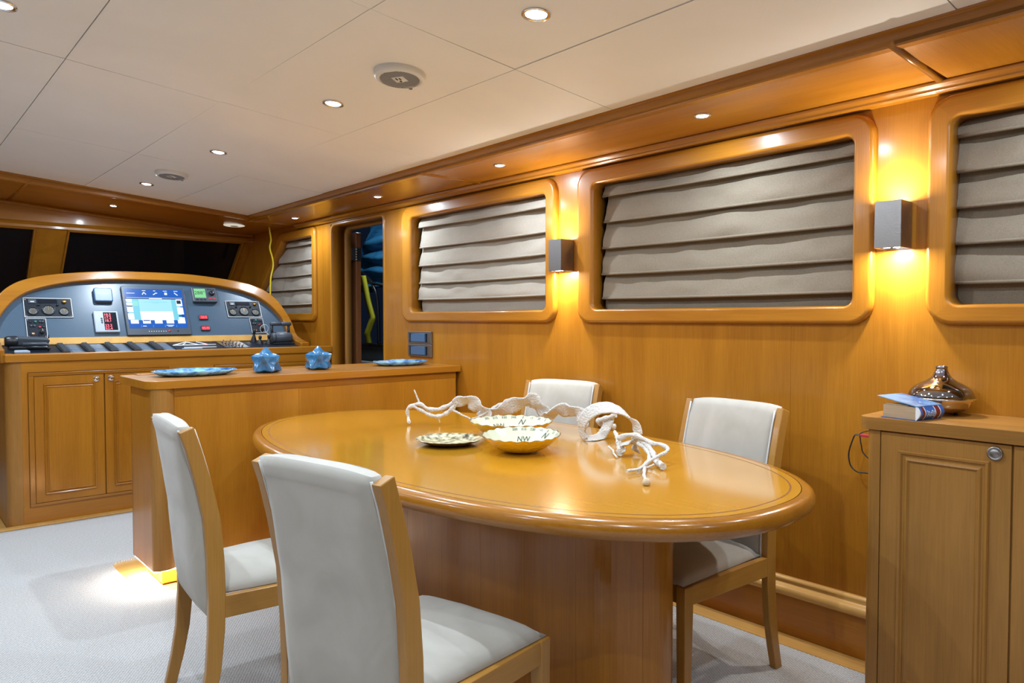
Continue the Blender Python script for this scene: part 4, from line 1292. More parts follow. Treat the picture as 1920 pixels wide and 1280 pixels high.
def icon(pts, wd=0.0032):
    mb = MB()
    P = [(-sx + 2 * sx * a, sz0 + H_ * b) for a, b in pts]
    for (x0, z0), (x1, z1) in zip(P[:-1], P[1:]):
        dx, dz = x1 - x0, z1 - z0; l = math.hypot(dx, dz); nx, nz = -dz / l * wd, dx / l * wd
        mb.add([(x0 + nx, -0.0262, z0 + nz), (x0 - nx, -0.0262, z0 - nz), (x1 - nx, -0.0262, z1 - nz), (x1 + nx, -0.0262, z1 + nz)], [(0, 1, 2, 3)])
    mb.build('screen_icon', 'scr_white', scr, local=True, fix=False)
icon([(0.295, 0.85), (0.325, 0.91), (0.36, 0.855)]); icon([(0.48, 0.85), (0.51, 0.87), (0.525, 0.895), (0.555, 0.89)])
icon([(0.855, 0.91), (0.885, 0.87), (0.91, 0.845)]); scrq('scr_white', 0.68, 0.725, 0.85, 0.91, 0.0262, 'screen_icon')
for k in range(8):
    MB().lathe([(0.0001, -0.0262), (0.0032, -0.0255), (0.0035, -0.023)], 8, (-0.075 + 0.0165 * k, 0, -h + 0.028), 1.0, 'y').build('touch_key', 'white', o, local=True)
MB().cyl((0.064, -0.027, -h + 0.030), 0.0085, 0.004, 'y', 14).build('power_key', 'red', o, local=True)
MB().cyl((0.125, -0.026, -h + 0.030), 0.006, 0.003, 'y', 12).build('sensor', 'black', o, local=True)
# autopilot head
o, w, h = inst('autopilot_head', 0.284, 0.471, 0.283, 0.411, 'grey autopilot head with green figures and round knob', 'autopilot')
MB().prism(rpoly([(-w, -h), (w, -h), (w, h), (-w, h)], 0.010, 4), 'y', -0.032, 0.0).build('case', 'grey_plastic', o, local=True, bevel=0.006)
ib(o, 'lcd_window', 'lcd', -w + 0.016, 0.008, -h + 0.034, h - 0.014, 0.031, 0.0330)
itext(o, 'lcd_figures', '288\u00b0', 0.043, -0.036, 0.012, 0.0336, 'lcd_ink')
for k in range(3): ib(o, 'soft_key', 'black', -0.070 + 0.028 * k, -0.052 + 0.028 * k, -h + 0.014, -h + 0.022, 0.031, 0.034)
for k in range(3): ib(o, 'round_key', 'black', 0.026 + 0.020 * k, 0.038 + 0.020 * k, h - 0.022, h - 0.014, 0.031, 0.034)
MB().lathe([(0.0001, -0.052), (0.014, -0.052), (0.019, -0.048), (0.022, -0.032)], 24, (0.054, 0, 0.010), 1.0, 'y').build('rotary_knob', 'black', o, local=True)
for x in (0.036, 0.066): ib(o, 'red_key', 'red', x - 0.011, x + 0.011, -h + 0.022, -h + 0.034, 0.031, 0.0345, 0.001)
# two small red digital meters
for v0, v1, s_, lab in ((0.138, 0.178, '26.0', 'upper small red digital meter reading 26.0 beside the display'), (0.043, 0.082, '45.43', 'lower small red digital meter reading 45.43 beside the display')):
    o, w, h = inst('digital_meter', 0.310, 0.378, v0, v1, lab, 'meter', 'small red digital meters')
    ib(o, 'case', 'black', -w, w, -h, h, 0, 0.010, 0.002)
    ib(o, 'window', 'red_lcd', -w + 0.005, w - 0.005, -h + 0.005, h - 0.005, 0.0095, 0.0105)
    itext(o, 'red_figures', s_, 0.026, 0.003, 0.0, 0.0112, 'red_led')

# ------------------------------------------------------------------ things on the desk
DR = (DA, 0, 0)
def desk_pt(x, y): return (x, y, desk_z(y) + 0.0015)
def rocker_bank(x, label):
    o = empty('rocker_switch_bank', desk_pt(x, 5.585), DR, label, 'switch', 'rocker switch banks on the helm desk')
    MB().box(-0.062, 0.062, -0.132, 0.122, 0.0, 0.003).build('label_plate', plain('switch_label_plate', (0.02, 0.06, 0.11), 0.4) if 'switch_label_plate' not in bpy.data.materials else bpy.data.materials['switch_label_plate'], o, local=True)
    MB().box(-0.062, -0.018, -0.130, 0.121, 0.003, 0.010).build('switch_frame', 'black', o, local=True, bevel=0.002)
    for k in range(8):
        y = -0.116 + 0.0315 * k
        mb = MB()
        mb.add([(-0.056, y - 0.012, 0.010), (-0.024, y - 0.012, 0.010), (-0.024, y + 0.012, 0.010), (-0.056, y + 0.012, 0.010),
                (-0.055, y - 0.009, 0.022), (-0.025, y - 0.009, 0.022), (-0.025, y + 0.010, 0.014), (-0.055, y + 0.010, 0.014)],
               [(0, 3, 2, 1), (4, 5, 6, 7), (0, 1, 5, 4), (1, 2, 6, 5), (2, 3, 7, 6), (3, 0, 4, 7)])
        mb.build('rocker', 'grey_plastic', o, local=True, bevel=0.001)
        MB().box(0.0, 0.05, y - 0.003, y + 0.003, 0.003, 0.0036).build('label_line', 'silver_plastic', o, local=True)
    return o
banks = [(0.998, 'bank of rocker switches on the helm desk, next to the black handset'), (1.142, 'second bank of rocker switches from the black handset'), (1.284, 'middle bank of rocker switches on the helm desk'),
         (1.427, 'fourth bank of rocker switches from the black handset'), (1.571, 'bank of rocker switches next to the navigation light diagram')]
b0 = rocker_bank(*banks[0])
for x, lab in banks[1:]:
    c = copy_tree(b0); c.location = desk_pt(x, 5.585); c['label'] = lab
# navigation light diagram
o = empty('navigation_light_panel', desk_pt(1.80, 5.585), DR, 'helm desk panel with a white line diagram of the boat and a red light', 'panel')
MB().box(-0.160, 0.165, -0.132, 0.122, 0.0, 0.004).build('plate', 'panel_black', o, local=True)
def dline(pts, mat='white', r=0.0045): MB().tube([(x, y, 0.006) for x, y in pts], r, 6).build('diagram_line', mat, o, local=True)
dline([(-0.15, 0.0), (-0.03, 0.105), (0.035, 0.0)]); dline([(-0.15, 0.0), (0.155, 0.0)]); dline([(-0.085, 0.0), (-0.03, 0.095)]); dline([(0.045, 0.105), (0.095, 0.015)]); dline([(-0.10, -0.085), (0.13, -0.085)])
MB().lathe([(0.0001, 0.010), (0.012, 0.008), (0.016, 0.004)], 14, (0.085, 0.01, 0)).build('red_light', 'red_led', o, local=True)
MB().box(-0.12, 0.02, -0.118, -0.100, 0.004, 0.0055).build('caption_plate', 'silver_plastic', o, local=True)
# chromed switch row
o = empty('toggle_switch_row', desk_pt(2.085, 5.60), DR, 'two rows of chrome toggle switches on the dark helm desk', 'switch')
MB().box(-0.09, 0.09, -0.12, 0.106, 0.0, 0.003).build('plate', 'black_gloss', o, local=True)
for i in range(2):
    for k in range(5):
        y = 0.088 - 0.044 * k; x = -0.045 + 0.055 * i + 0.008 * k
        t = MB().cyl((x, y, 0.003), 0.007, 0.006, 'z', 10).build('toggle', 'chrome', o, local=True)
        MB().tube([(x, y, 0.008), (x + 0.006, y - 0.010, 0.022)], 0.003, 6).build('toggle_lever', 'chrome', t, local=True)
# throttle
o = empty('throttle_control', desk_pt(2.475, 5.615), DR, 'black twin throttle control with square grip at the helm', 'throttle')
MB().box(-0.085, 0.095, -0.06, 0.07, 0.0, 0.012).build('base', 'black', o, local=True, bevel=0.004)
MB().lathe([(0.0001, -0.08), (0.036, -0.08), (0.042, -0.074), (0.043, -0.05), (0.041, -0.048), (0.043, -0.046), (0.043, 0.070), (0.038, 0.084), (0.0001, 0.084)], 28, (0, 0, 0.044), 1.0, 'x').build('drum', 'grey_plastic', o, local=True)
MB().box(-0.035, 0.045, -0.014, 0.010, 0.085, 0.089).build('top_plate', 'silver_plastic', o, local=True)
for x in (-0.068, 0.072):
    MB().tube([(x, 0.0, 0.06), (x - 0.004, 0.012, 0.10), (x - 0.004, 0.020, 0.150)], 0.0105, 10).build('lever_arm', 'black', o, local=True)
for a, b in ((-0.086, 0.0), (0.004, 0.088)):
    MB().lathe([(0.0001, a), (0.013, a + 0.001), (0.016, a + 0.006), (0.016, b - 0.006), (0.013, b - 0.001), (0.0001, b)], 18, (0, 0.020, 0.152), 1.0, 'x').build('grip', 'grey_plastic', o, local=True)
# joysticks with keys
for x, y, hgt, lab in ((2.285, 5.685, 0.10, 'tall black joystick beside the throttle'), (2.300, 5.60, 0.065, 'short black joystick beside the throttle'), (2.365, 5.585, 0.075, 'black key switch with a looped white key ring beside the throttle')):
    o = empty('joystick', desk_pt(x, y), DR, lab, 'joystick', 'small controls beside the throttle')
    MB().lathe([(0.0001, 0.004), (0.030, 0.004), (0.031, 0.0)], 20).build('base_plate', 'panel_black', o, local=True)
    MB().lathe([(0.024, 0.004), (0.020, 0.02), (0.012, hgt * 0.45), (0.008, hgt * 0.6)], 18).build('boot', 'black', o, local=True)
    MB().lathe([(0.008, hgt * 0.55), (0.012, hgt * 0.7), (0.013, hgt * 0.9), (0.008, hgt), (0.0001, hgt)], 16).build('stick', 'black', o, local=True)
    if hgt == 0.075:
        pts = [(-0.03 + 0.033 * math.cos(t), 0.03, 0.118 + 0.033 * math.sin(t)) for t in [2 * PI * k / 24 for k in range(24)]]
        MB().tube(pts, 0.0018, 6, True).build('key_ring', 'white', o, local=True)
        MB().tube([(0.0, 0.0, 0.07), (-0.012, 0.02, 0.088)], 0.002, 6).build('key_cord', 'white', o, local=True)
# handset on the left of the desk
o = empty('radio_handset', desk_pt(0.765, 5.60), DR, 'chunky black radio handset lying in its cradle on the helm desk', 'handset')
MB().box(-0.10, 0.115, -0.02, 0.09, 0.0, 0.02).build('cradle', 'black', o, local=True, bevel=0.005)
MB().prism(rpoly([(-0.11, 0.02), (0.115, 0.02), (0.128, 0.05), (0.115, 0.062), (-0.07, 0.075), (-0.105, 0.065)], 0.008, 4), 'y', 0.02, 0.085).build('handpiece', 'grey_plastic', o, local=True, bevel=0.012, seg=3)
MB().lathe([(0.0001, -0.12), (0.026, -0.12), (0.034, -0.11), (0.035, -0.06), (0.030, -0.05)], 20, (0, 0.04, 0.045), 1.0, 'x').build('earpiece', 'black', o, local=True)
MB().tube([(-0.03, -0.01, 0.035), (0.10, -0.01, 0.035), (0.115, -0.015, 0.02)], 0.011, 10).build('cradle_bar', 'grey_plastic', o, local=True)
MB().tube([(-0.015, -0.055, 0.022), (0.095, -0.055, 0.022), (0.112, -0.06, 0.006)], 0.010, 10).build('cradle_bar', 'black', o, local=True)
MB().tube([(0.122, 0.05, 0.06), (0.122, 0.05, 0.085)], 0.004, 8).build('aerial_stub', 'black', o, local=True)
o = MB().prism(rpoly([(-0.045, -0.02), (0.045, -0.02), (0.03, 0.02), (-0.04, 0.02)], 0.008, 4), 'z', 0.0, 0.016).build('remote_pad', 'silver_plastic', None, at=desk_pt(0.72, 5.49), bevel=0.004,
    label='pale flat remote lying in front of the black handset', cat='remote')
o.data.transform(Matrix.Translation(Vector(desk_pt(0.72, 5.49))))
o.rotation_euler = DR
# vine paths over the table (metres)
V_strand_a = [(1.898, 2.878, 0.806), (1.907, 2.902, 0.836), (1.905, 2.901, 0.872), (1.918, 2.886, 0.889), (1.946, 2.858, 0.898), (1.971, 2.832, 0.876), (2.007, 2.797, 0.874), (2.034, 2.77, 0.888), (2.064, 2.74, 0.907)]
V_strand_b = [(1.915, 2.886, 0.892), (1.944, 2.855, 0.871), (1.973, 2.825, 0.849), (2.004, 2.793, 0.84), (2.031, 2.765, 0.855), (2.05, 2.744, 0.878), (2.068, 2.723, 0.911)]
V_twig = [(1.926, 2.875, 0.966), (1.933, 2.869, 0.937), (1.944, 2.86, 0.903)]
V_drop = [(2.009, 2.789, 0.84), (2.008, 2.79, 0.827), (2.009, 2.789, 0.811)]
V_drop2 = [(2.046, 2.73, 0.871), (2.068, 2.696, 0.853), (2.095, 2.66, 0.833)]
V_ribbon1 = [(2.054, 2.736, 0.903), (2.077, 2.708, 0.917), (2.101, 2.681, 0.919), (2.121, 2.657, 0.899), (2.138, 2.635, 0.878), (2.155, 2.613, 0.854), (2.16, 2.602, 0.838)]
V_thin = [(2.091, 2.65, 0.834), (2.129, 2.624, 0.85), (2.161, 2.603, 0.873), (2.19, 2.586, 0.895), (2.222, 2.566, 0.906), (2.253, 2.547, 0.904)]
V_ribbon2 = [(2.135, 2.651, 0.837), (2.167, 2.622, 0.855), (2.215, 2.58, 0.873), (2.253, 2.546, 0.896), (2.301, 2.504, 0.915), (2.324, 2.484, 0.919), (2.345, 2.465, 0.896), (2.364, 2.448, 0.868), (2.381, 2.433, 0.837)]
V_ribbon3 = [(2.356, 2.455, 0.822), (2.362, 2.403, 0.857), (2.355, 2.361, 0.874), (2.367, 2.303, 0.889), (2.369, 2.253, 0.886), (2.366, 2.208, 0.869), (2.351, 2.174, 0.847), (2.317, 2.156, 0.828)]
V_coil = [(2.2, 2.029, 0.806), (2.196, 2.042, 0.839), (2.185, 2.031, 0.875), (2.189, 2.007, 0.91), (2.205, 1.972, 0.933), (2.227, 1.932, 0.94), (2.249, 1.891, 0.928), (2.266, 1.855, 0.903), (2.272, 1.829, 0.877), (2.269, 1.811, 0.84)]
V_coil_in = [(2.2, 2.029, 0.806), (2.223, 2.009, 0.806), (2.278, 2.017, 0.808), (2.302, 2.009, 0.838), (2.322, 2.005, 0.872), (2.332, 2.01, 0.889)]
V_coil_in2 = [(2.384, 2.03, 0.837), (2.335, 2.046, 0.85), (2.301, 2.05, 0.869), (2.322, 2.005, 0.887), (2.325, 1.975, 0.9)]
V_stub = [(2.108, 1.794, 0.874), (2.083, 1.762, 0.86), (2.059, 1.73, 0.828), (2.03, 1.702, 0.808)]
V_loop = [(2.056, 1.732, 0.861), (2.054, 1.695, 0.877), (2.056, 1.655, 0.882), (2.057, 1.615, 0.873), (2.057, 1.576, 0.862), (2.054, 1.541, 0.864), (2.047, 1.507, 0.854), (2.018, 1.495, 0.846), (1.973, 1.495, 0.839), (1.921, 1.502, 0.819), (1.859, 1.484, 0.806), (1.81, 1.489, 0.806)]
V_branch2 = [(2.08, 1.685, 0.867), (2.065, 1.628, 0.862), (2.044, 1.578, 0.845), (2.013, 1.535, 0.823), (1.981, 1.495, 0.81), (1.949, 1.452, 0.806)]
V_branch3 = [(2.063, 1.647, 0.855), (2.043, 1.597, 0.84), (2.013, 1.557, 0.823), (1.965, 1.533, 0.809), (1.866, 1.463, 0.806), (1.803, 1.415, 0.806), (1.741, 1.358, 0.806)]
V_twig3 = [(1.943, 1.485, 0.817), (1.916, 1.492, 0.809), (1.894, 1.493, 0.81), (1.859, 1.484, 0.806)]
V_chunk = [(2.036, 1.697, 0.813), (2.04, 1.704, 0.834), (2.054, 1.702, 0.849), (2.077, 1.693, 0.85), (2.098, 1.685, 0.841), (2.106, 1.688, 0.814)]
V_root = [(2.058, 1.784, 0.824), (2.045, 1.751, 0.816), (2.024, 1.726, 0.808), (1.996, 1.688, 0.806)]
# ================================================================== TABLE DECORATION
HD = Vector((0.6626, 0.7490, 0)); RT = Vector((0.7490, -0.6626, 0)); UP = Vector((0, 0, 1))
def strap(par, name, pts, w, mat, twist=0.0, th=0.006, taper=0.0, wdir=None):
    P = smooth_path(pts, 8)
    n = len(P); rings = []
    for i, p in enumerate(P):
        t = (P[min(i + 1, n - 1)] - P[max(i - 1, 0)]).normalized()
        a = (HD - t * HD.dot(t)).normalized()
        b = t.cross(a)
        if b.z < 0: b = -b
        ang = twist + 0.35 * math.sin(i * 0.35)
        wd = a * math.cos(ang) - b * math.sin(ang)
        nn = a * math.sin(ang) + b * math.cos(ang)
        if wdir is not None:
            wd = (wdir - t * wdir.dot(t)).normalized(); nn = t.cross(wd)
        f = i / (n - 1)
        ww = w * (1 - taper * abs(2 * f - 1) ** 2) * (1 + 0.10 * mnoise.noise(Vector((i * 0.4, w * 90, 0))))
        ring = []
        m_ = 7
        for k in range(m_ + 1):
            s = -1 + 2 * k / m_
            ring.append(p + wd * ww / 2 * s + nn * (0.004 * (1 - s * s) + 0.0018 * mnoise.noise(Vector((s * 6, i * 0.15, w * 10)))))
        for k in range(m_ + 1):
            s = 1 - 2 * k / m_
            ring.append(p + wd * ww / 2 * s - nn * th)
        for q in ring: q.z = max(q.z, 0.8025)
        rings.append(ring)
    return MB().loft(rings, caps=True).build(name, mat, par)
def twig(par, name, pts, r0, r1, mat='vine', n=7):
    P = smooth_path(pts, n)
    P = [p + Vector((mnoise.noise(p * 40), mnoise.noise(p * 40 + Vector((5, 5, 5))), 0)) * 0.003 for p in P]
    for p in P: p.z = max(p.z, 0.8014 + max(r0, r1) * 1.2)
    return MB().tube(P, lambda t: (r0 + (r1 - r0) * t) * (1 + 0.18 * math.sin(t * 40)), 7).build(name, mat, par)
v1 = empty('vine_ornament', (2.2, 2.45, TZ), label='long whitewashed twisted vine lying behind the compass bowls', cat='ornament')
twig(v1, 'branch', V_strand_a, 0.0075, 0.011); twig(v1, 'branch', V_strand_b, 0.008, 0.012); twig(v1, 'twig', V_twig, 0.0028, 0.005)
twig(v1, 'twig', V_drop, 0.004, 0.003); twig(v1, 'twig', V_drop2, 0.006, 0.004); twig(v1, 'twig', V_thin, 0.004, 0.007)
strap(v1, 'bark_strap', V_ribbon1, 0.070, 'vine', 1.0, taper=0.4)
strap(v1, 'bark_strap', V_ribbon2, 0.078, 'vine', 1.0, taper=0.3)
strap(v1, 'bark_strap', V_ribbon3, 0.070, 'vine', 0.95, taper=0.3)
strap(v1, 'bark_strap', V_coil, 0.058, 'vine', 0.25, taper=0.35, wdir=(-HD * 0.7 + RT * 0.5 - UP * 0.45))
strap(v1, 'bark_strap', V_coil_in, 0.045, 'vine', 0.5, taper=0.3, wdir=(-HD * 0.7 + RT * 0.5 - UP * 0.45))
twig(v1, 'branch', V_coil_in2, 0.013, 0.010)
v2 = empty('vine_stump', (2.03, 1.62, TZ), label='small gnarled white vine piece with hooked twigs at the table end', cat='ornament')
strap(v2, 'bark_strap', V_chunk, 0.060, 'vine', 0.2, taper=0.2)
twig(v2, 'branch', V_stub, 0.006, 0.013); twig(v2, 'branch', V_loop, 0.010, 0.0045); twig(v2, 'branch', V_branch2, 0.009, 0.011)
twig(v2, 'twig', V_branch3, 0.008, 0.0045); twig(v2, 'twig', V_twig3, 0.004, 0.0035); twig(v2, 'twig', V_root, 0.004, 0.0035)
MB().lathe([(0.0001, 0.0), (0.012, 0.001), (0.013, 0.010), (0.008, 0.020), (0.0001, 0.021)], 10, (V_branch3[-1][0], V_branch3[-1][1], TZ + 0.001)).build('knot', 'vine_in', v2)

# ---- compass bowls and plate
FARAZ = math.atan2(0.7490, 0.6626)
def bowl(cx, cy, R, h, az0, marks, label, tilt=(0, 0)):
    o = empty('compass_bowl', (cx, cy, TZ + 0.0006 + 0.054 * (abs(tilt[0]) + abs(tilt[1]))), (tilt[0], tilt[1], 0), label=label, cat='bowl', group='gilded compass bowls')
    def rr(z):
        q = max(0.0, min(1.0, z / h))
        return R * (0.36 + 0.64 * q ** 0.62)
    seg = 96
    def ring(z, dr, wob=1.0):
        q = z / h
        out = []
        for k in range(seg):
            a = 2 * PI * k / seg
            w = 1 + wob * 0.007 * (q ** 3) * math.cos(20 * a)
            r = max(0.0005, (rr(z) - dr) * w)
            out.append((r * math.cos(a), r * math.sin(a), z + wob * 0.0022 * q ** 3 * math.cos(20 * a + 1)))
        return out
    zs = [0.0, 0.003, 0.008, 0.016, 0.026, 0.038, 0.050, h]
    outer = [[(0.0005 * math.cos(2 * PI * k / seg), 0.0005 * math.sin(2 * PI * k / seg), 0.0) for k in range(seg)]] + [ring(z, 0) for z in zs if z <= h]
    MB().loft(outer).build('shell', 'gold', o, local=True)
    inner = [ring(z, 0.004) for z in zs[::-1] if z > 0.004] + [[(p[0] * 0.9, p[1] * 0.9, 0.005) for p in ring(0.004, 0.006)], [(0.0005 * math.cos(2 * PI * k / seg), 0.0005 * math.sin(2 * PI * k / seg), 0.0048) for k in range(seg)]]
    lin = MB().loft(inner).build('lining', 'cream', o, local=True)
    MB().loft([ring(h, 0), [(p[0], p[1], p[2] + 0.0012) for p in ring(h, 0.002)], ring(h, 0.0045)]).build('rim', 'dark_gold', o, local=True)
    # raised petals around the outside
    for k in range(10):
        a = 2 * PI * k / 10
        pts = []
        for j in range(11):
            t = PI * j / 10
            da = 0.24 * math.cos(t); z = 0.008 + 0.026 * math.sin(t)
            r = rr(z) + 0.0004
            pts.append((r * math.cos(a + da), r * math.sin(a + da), z))
        MB().tube(pts, 0.0012, 5).build('petal_line', 'gold', o, local=True)
    for txt, deg, z, size, sh in marks:
        vv, ff = text_geo(txt, size, sh)
        az = FARAZ + math.radians(az0 - deg)
        P = []
        for x, y, _ in vv:
            zz = z + y * 0.80
            r = rr(zz) - 0.0056
            a = az - x / max(0.03, r)
            P.append((r * math.cos(a), r * math.sin(a), zz + 0.0004))
        MB().add(P, ff).build('compass_letter', 'ink', lin, local=True, fix=False)
    return o
nums = [('300', -60), ('315', -45), ('330', -30), ('345', -15), ('0', 0), ('15', 15), ('30', 30), ('45', 45)]
bowl(2.045, 2.318, 0.178, 0.066, -19, [(t, d, 0.0580, 0.0165, 0.0) for t, d in nums] + [('N', 0, 0.0400, 0.036, 0.25), ('NW', -45, 0.026, 0.030, 0.1), ('\u25B2', -22, 0.022, 0.012, 0)], 'gilded compass bowl standing behind the other bowl')
bowl(1.842, 2.028, 0.150, 0.062, -50, [(t, d, 0.0540, 0.0145, 0.0) for t, d in nums] + [('N', 0, 0.038, 0.034, 0.25), ('NW', -45, 0.022, 0.028, 0.1)], 'gilded compass bowl in front, showing its golden outside', (0.02, -0.035))
pl = empty('compass_plate', (1.730, 2.334, TZ + 0.0005), label='flat gilded plate with dark printed pattern beside the bowls', cat='plate')
def pring(r, z):
    return [(r * (1 + 0.012 * math.cos(18 * 2 * PI * k / 72)) * math.cos(2 * PI * k / 72), r * (1 + 0.012 * math.cos(18 * 2 * PI * k / 72)) * math.sin(2 * PI * k / 72), z) for k in range(72)]
MB().loft([pring(0.0005, 0.0), pring(0.075, 0.0), pring(0.105, 0.010), pring(0.134, 0.023)]).build('underside', 'dark_gold', pl, local=True)
MB().loft([pring(0.134, 0.0235), pring(0.130, 0.0245), pring(0.112, 0.016), pring(0.09, 0.0085), pring(0.0005, 0.007)]).build('printed_face', 'plate_pattern', pl, local=True)

# ================================================================== ORNAMENTS ON THE BAR
def ico_star(R, label, loc, rz):
    bm = bmesh.new()
    bmesh.ops.create_icosphere(bm, subdivisions=1, radius=1.0)
    V = [v.co.copy() for v in bm.verts]; F = [[v.index for v in f.verts] for f in bm.faces]
    bm.free()
    mb = MB(); n = 8
    for f in F:
        a, b, c = [V[i] for i in f]
        idx = {}; pts = []; fs = []
        for i in range(n + 1):
            for j in range(n + 1 - i):
                u, v = i / n, j / n; w = 1 - u - v
                m_ = max(u, v, w); mn = min(u, v, w)
                r = 0.615 + 0.385 * ((m_ - 1 / 3) * 1.5) ** 1.4 + 0.06 * (1 - 3 * mn) ** 3 * (1 - m_) * 2
                d = (a * u + b * v + c * w).normalized()
                p = d * r * R
                p += d * 0.002 * mnoise.noise(p * 60)
                p.z = max(p.z, -0.56 * R)
                idx[(i, j)] = len(pts); pts.append(p)
        for i in range(n):
            for j in range(n - i):
                fs.append((idx[(i, j)], idx[(i + 1, j)], idx[(i, j + 1)]))
                if i + j < n - 1: fs.append((idx[(i + 1, j)], idx[(i + 1, j + 1)], idx[(i, j + 1)]))
        mb.add(pts, fs, True)
    o = mb.build('star_ornament', 'blue_glaze', None, at=None, fix=False, label=label, cat='ornament', group='blue ceramic stars on the bar')
    o.location = (loc[0], loc[1], 1.0045 + 0.56 * R); o.rotation_euler = (0, 0, rz)
ico_star(0.092, 'blue glazed ceramic star standing nearer the oval blue dish at the end of the bar', (1.640, 3.905), 0.35)
ico_star(0.090, 'blue glazed ceramic star standing nearer the doorway', (1.970, 3.945), 0.55)
def dish(cx, cy, a, b, rz, label):
    o = empty('glass_dish', (cx, cy, 1.0052), (0, 0, rz), label=label, cat='dish', group='oval blue glass dishes on the bar')
    def rg(f, z, w=0.0):
        return [(a * f * (1 + w * mnoise.noise(Vector((math.cos(t) * 3, math.sin(t) * 3, cx)))) * math.cos(t), b * f * (1 + w * mnoise.noise(Vector((math.cos(t) * 3, math.sin(t) * 3, cx + 2)))) * math.sin(t),
                 z + (0.004 * mnoise.noise(Vector((math.cos(t) * 4, math.sin(t) * 4, cx + 5))) if f > 0.9 else 0)) for t in [2 * PI * k / 72 for k in range(72)]]
    MB().loft([rg(0.002, 0), rg(0.72, 0), rg(0.84, 0.006), rg(1.0, 0.025, 0.04), rg(0.985, 0.028, 0.04), rg(0.80, 0.012), rg(0.66, 0.008), rg(0.002, 0.0075)]).build('dish_body', 'blue_glass', o, local=True)
dish(1.285, 3.985, 0.215, 0.145, 0.0, 'oval blue glass dish on the open end of the bar top')
dish(2.560, 3.975, 0.190, 0.135, 0.0, 'oval blue glass dish on the bar top by the wall switch')

# ================================================================== ON THE SIDEBOARD
bk = empty('book', (2.478, 0.866, 0.9775), label='thick paperback with blue cover and striped spine, cover lifting', cat='book')
XE = 2.613
MB().box(2.482, XE - 0.004, 0.868, 0.982, 0.9790, 1.020).build('page_block', 'paper', bk)
cov = MB().hexa([(2.476, 0.866, 1.021), (XE, 0.866, 1.021), (XE, 1.000, 1.046), (2.476, 1.000, 1.046), (2.476, 0.866, 1.0235), (XE, 0.866, 1.0235), (XE, 1.000, 1.048), (2.476, 1.000, 1.048)]).build('front_cover', 'cover', bk)
MB().box(2.478, XE - 0.002, 0.866, 0.988, 0.9775, 0.9788).build('back_cover', 'cover_blue', bk)
MB().box(2.486, 2.50, 0.90, 0.975, 1.0205, 1.024).build('loose_pages', 'paper', bk)
arc = [(0.868 - 0.012 * math.sin(PI * k / 10), 0.9778 + (1.0225 - 0.9778) * k / 10) for k in range(11)]
bands = [(0.0, 0.05, 'white'), (0.05, 0.13, 'cover_blue'), (0.13, 0.23, 'cover_red'), (0.23, 0.26, 'white'), (0.26, 0.63, 'cover_blue'), (0.63, 0.66, 'white'), (0.66, 0.83, 'cover_red'), (0.83, 0.86, 'white'), (0.86, 1.0, 'cover_blue')]
for f0, f1, mt in bands:
    ring = [[(x, y, z) for y, z in arc] + [(x, 0.870, 1.0225), (x, 0.870, 0.9778)] for x in (2.476 + (XE - 2.476) * f0, 2.476 + (XE - 2.476) * f1)]
    MB().loft(ring, caps=True, smooth=False).build('spine_band', mt, bk)
for k in range(6):
    x = 2.520 + 0.0085 * k
    pts = [(x + 0.003 * math.sin(j * 2.2 + k), 0.868 - 0.0127 * math.sin(PI * (0.25 + 0.055 * j)), 0.9778 + 0.0447 * (0.25 + 0.055 * j)) for j in range(9 - (k % 3))]
    MB().tube(pts, 0.0010, 5).build('spine_lettering', 'white', bk)
bk.rotation_euler = (0, 0, -0.20)
df = empty('aroma_diffuser', (2.7265, 0.878, 0.9775), label='onion-shaped mirrored aroma diffuser with golden base behind the book', cat='diffuser')
c = (2.7265, 0.878, 0.9775)
MB().lathe([(0.0001, 0.008), (0.050, 0.008), (0.066, 0.014), (0.083, 0.028), (0.093, 0.046), (0.095, 0.051)], 48, c).build('base_bowl', plain('rose_gold', (0.75, 0.55, 0.30), 0.12, 1.0), df)
for k in range(3):
    a = 2 * PI * k / 3 + 0.5
    MB().cyl((c[0] + 0.045 * math.cos(a), c[1] + 0.045 * math.sin(a), c[2]), 0.008, 0.010, 'z', 10).build('foot', 'black', df)
MB().lathe([(0.098, 0.0505), (0.1015, 0.053), (0.1025, 0.056), (0.1005, 0.059)], 48, c).build('seam_ring', 'chrome', df)
MB().lathe([(r.x, r.y) for r in smooth_path([(0.1, 0.059, 0), (0.098, 0.070, 0), (0.088, 0.087, 0), (0.066, 0.103, 0), (0.044, 0.115, 0), (0.029, 0.128, 0), (0.021, 0.143, 0), (0.0175, 0.154, 0), (0.0185, 0.161, 0), (0.014, 0.163, 0), (0.0125, 0.150, 0)], 4)], 56, c).build('dome', 'smoke_chrome', df)
cb = empty('charging_cable', (2.77, 1.10, 0.72), label='thin dark cable with a red plug looping at the sideboard end', cat='cable')
MB().tube(smooth_path([(2.77, 1.03, 0.915), (2.77, 1.10, 0.895), (2.77, 1.160, 0.875), (2.77, 1.163, 0.852), (2.77, 1.159, 0.828), (2.77, 1.145, 0.793), (2.76, 1.06, 0.74), (2.76, 1.024, 0.73)], 5), 0.0022, 6).build('cord', 'black', cb)
MB().tube(smooth_path([(2.77, 1.148, 0.866), (2.77, 1.168, 0.866), (2.77, 1.182, 0.864), (2.77, 1.193, 0.84), (2.77, 1.205, 0.793), (2.77, 1.2, 0.752), (2.77, 1.182, 0.731), (2.77, 1.162, 0.725), (2.77, 1.142, 0.727), (2.76, 1.024, 0.735)], 5), 0.0026, 6).build('cord', 'black', cb)
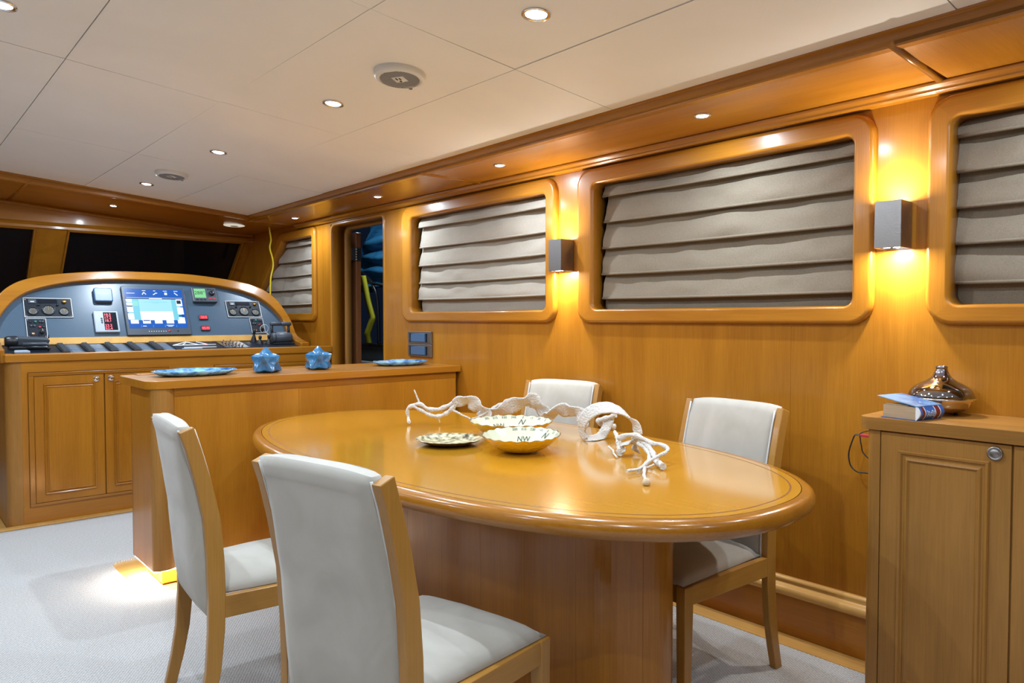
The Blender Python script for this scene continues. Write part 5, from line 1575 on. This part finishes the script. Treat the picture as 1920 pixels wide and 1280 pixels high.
MB().box(2.765, 2.775, 1.060, 1.163, 0.861, 0.871).build('plug', 'red', cb, bevel=0.002)
MB().box(2.766, 2.774, 1.163, 1.182, 0.8625, 0.8695).build('plug_tip', 'steel', cb)

# ================================================================== ON THE WALLS
sw = empty('wall_switch', (XW, 4.14, 1.04), label='double steel-framed rocker switch on the wall under the pale blind', cat='switch')
for z0 in (1.043, 1.131):
    fr = MB()
    for a, b, c_, d in ((4.0, 4.278, z0 + 0.072, z0 + 0.085), (4.0, 4.278, z0, z0 + 0.011), (4.0, 4.045, z0 + 0.011, z0 + 0.072), (4.262, 4.278, z0 + 0.011, z0 + 0.072)):
        fr.box(XW - 0.016, XW - 0.0005, a, b, c_, d)
    f_ = fr.build('steel_frame', 'steel', sw, bevel=0.002)
    MB().box(XW - 0.008, XW - 0.0005, 4.045, 4.262, z0 + 0.011, z0 + 0.072).build('switch_well', 'black', sw)
    r_ = MB().add([(XW - 0.022, 4.070, z0 + 0.013), (XW - 0.012, 4.252, z0 + 0.013), (XW - 0.008, 4.252, z0 + 0.013), (XW - 0.008, 4.070, z0 + 0.013),
                   (XW - 0.022, 4.070, z0 + 0.070), (XW - 0.012, 4.252, z0 + 0.070), (XW - 0.008, 4.252, z0 + 0.070), (XW - 0.008, 4.070, z0 + 0.070)],
                  [(0, 3, 2, 1), (4, 5, 6, 7), (0, 1, 5, 4), (1, 2, 6, 5), (2, 3, 7, 6), (3, 0, 4, 7)]).build('rocker', 'blue_grey', sw, bevel=0.002)
MB().tube(smooth_path([(2.686, 6.30, 2.118), (2.690, 6.30, 2.08), (2.700, 6.30, 2.004), (2.689, 6.30, 1.932), (2.713, 6.30, 1.839), (2.717, 6.30, 1.768), (2.696, 6.30, 1.672), (2.689, 6.30, 1.55), (2.690, 6.30, 1.30), (2.69, 6.30, 1.09)], 6), 0.0075, 8).build(
    'hanging_cable', 'yellow', None, at=(2.69, 6.3, 1.09), label='yellow cable hanging from the soffit in front of the corner window', cat='cable')
bpy.context.view_layer.update()
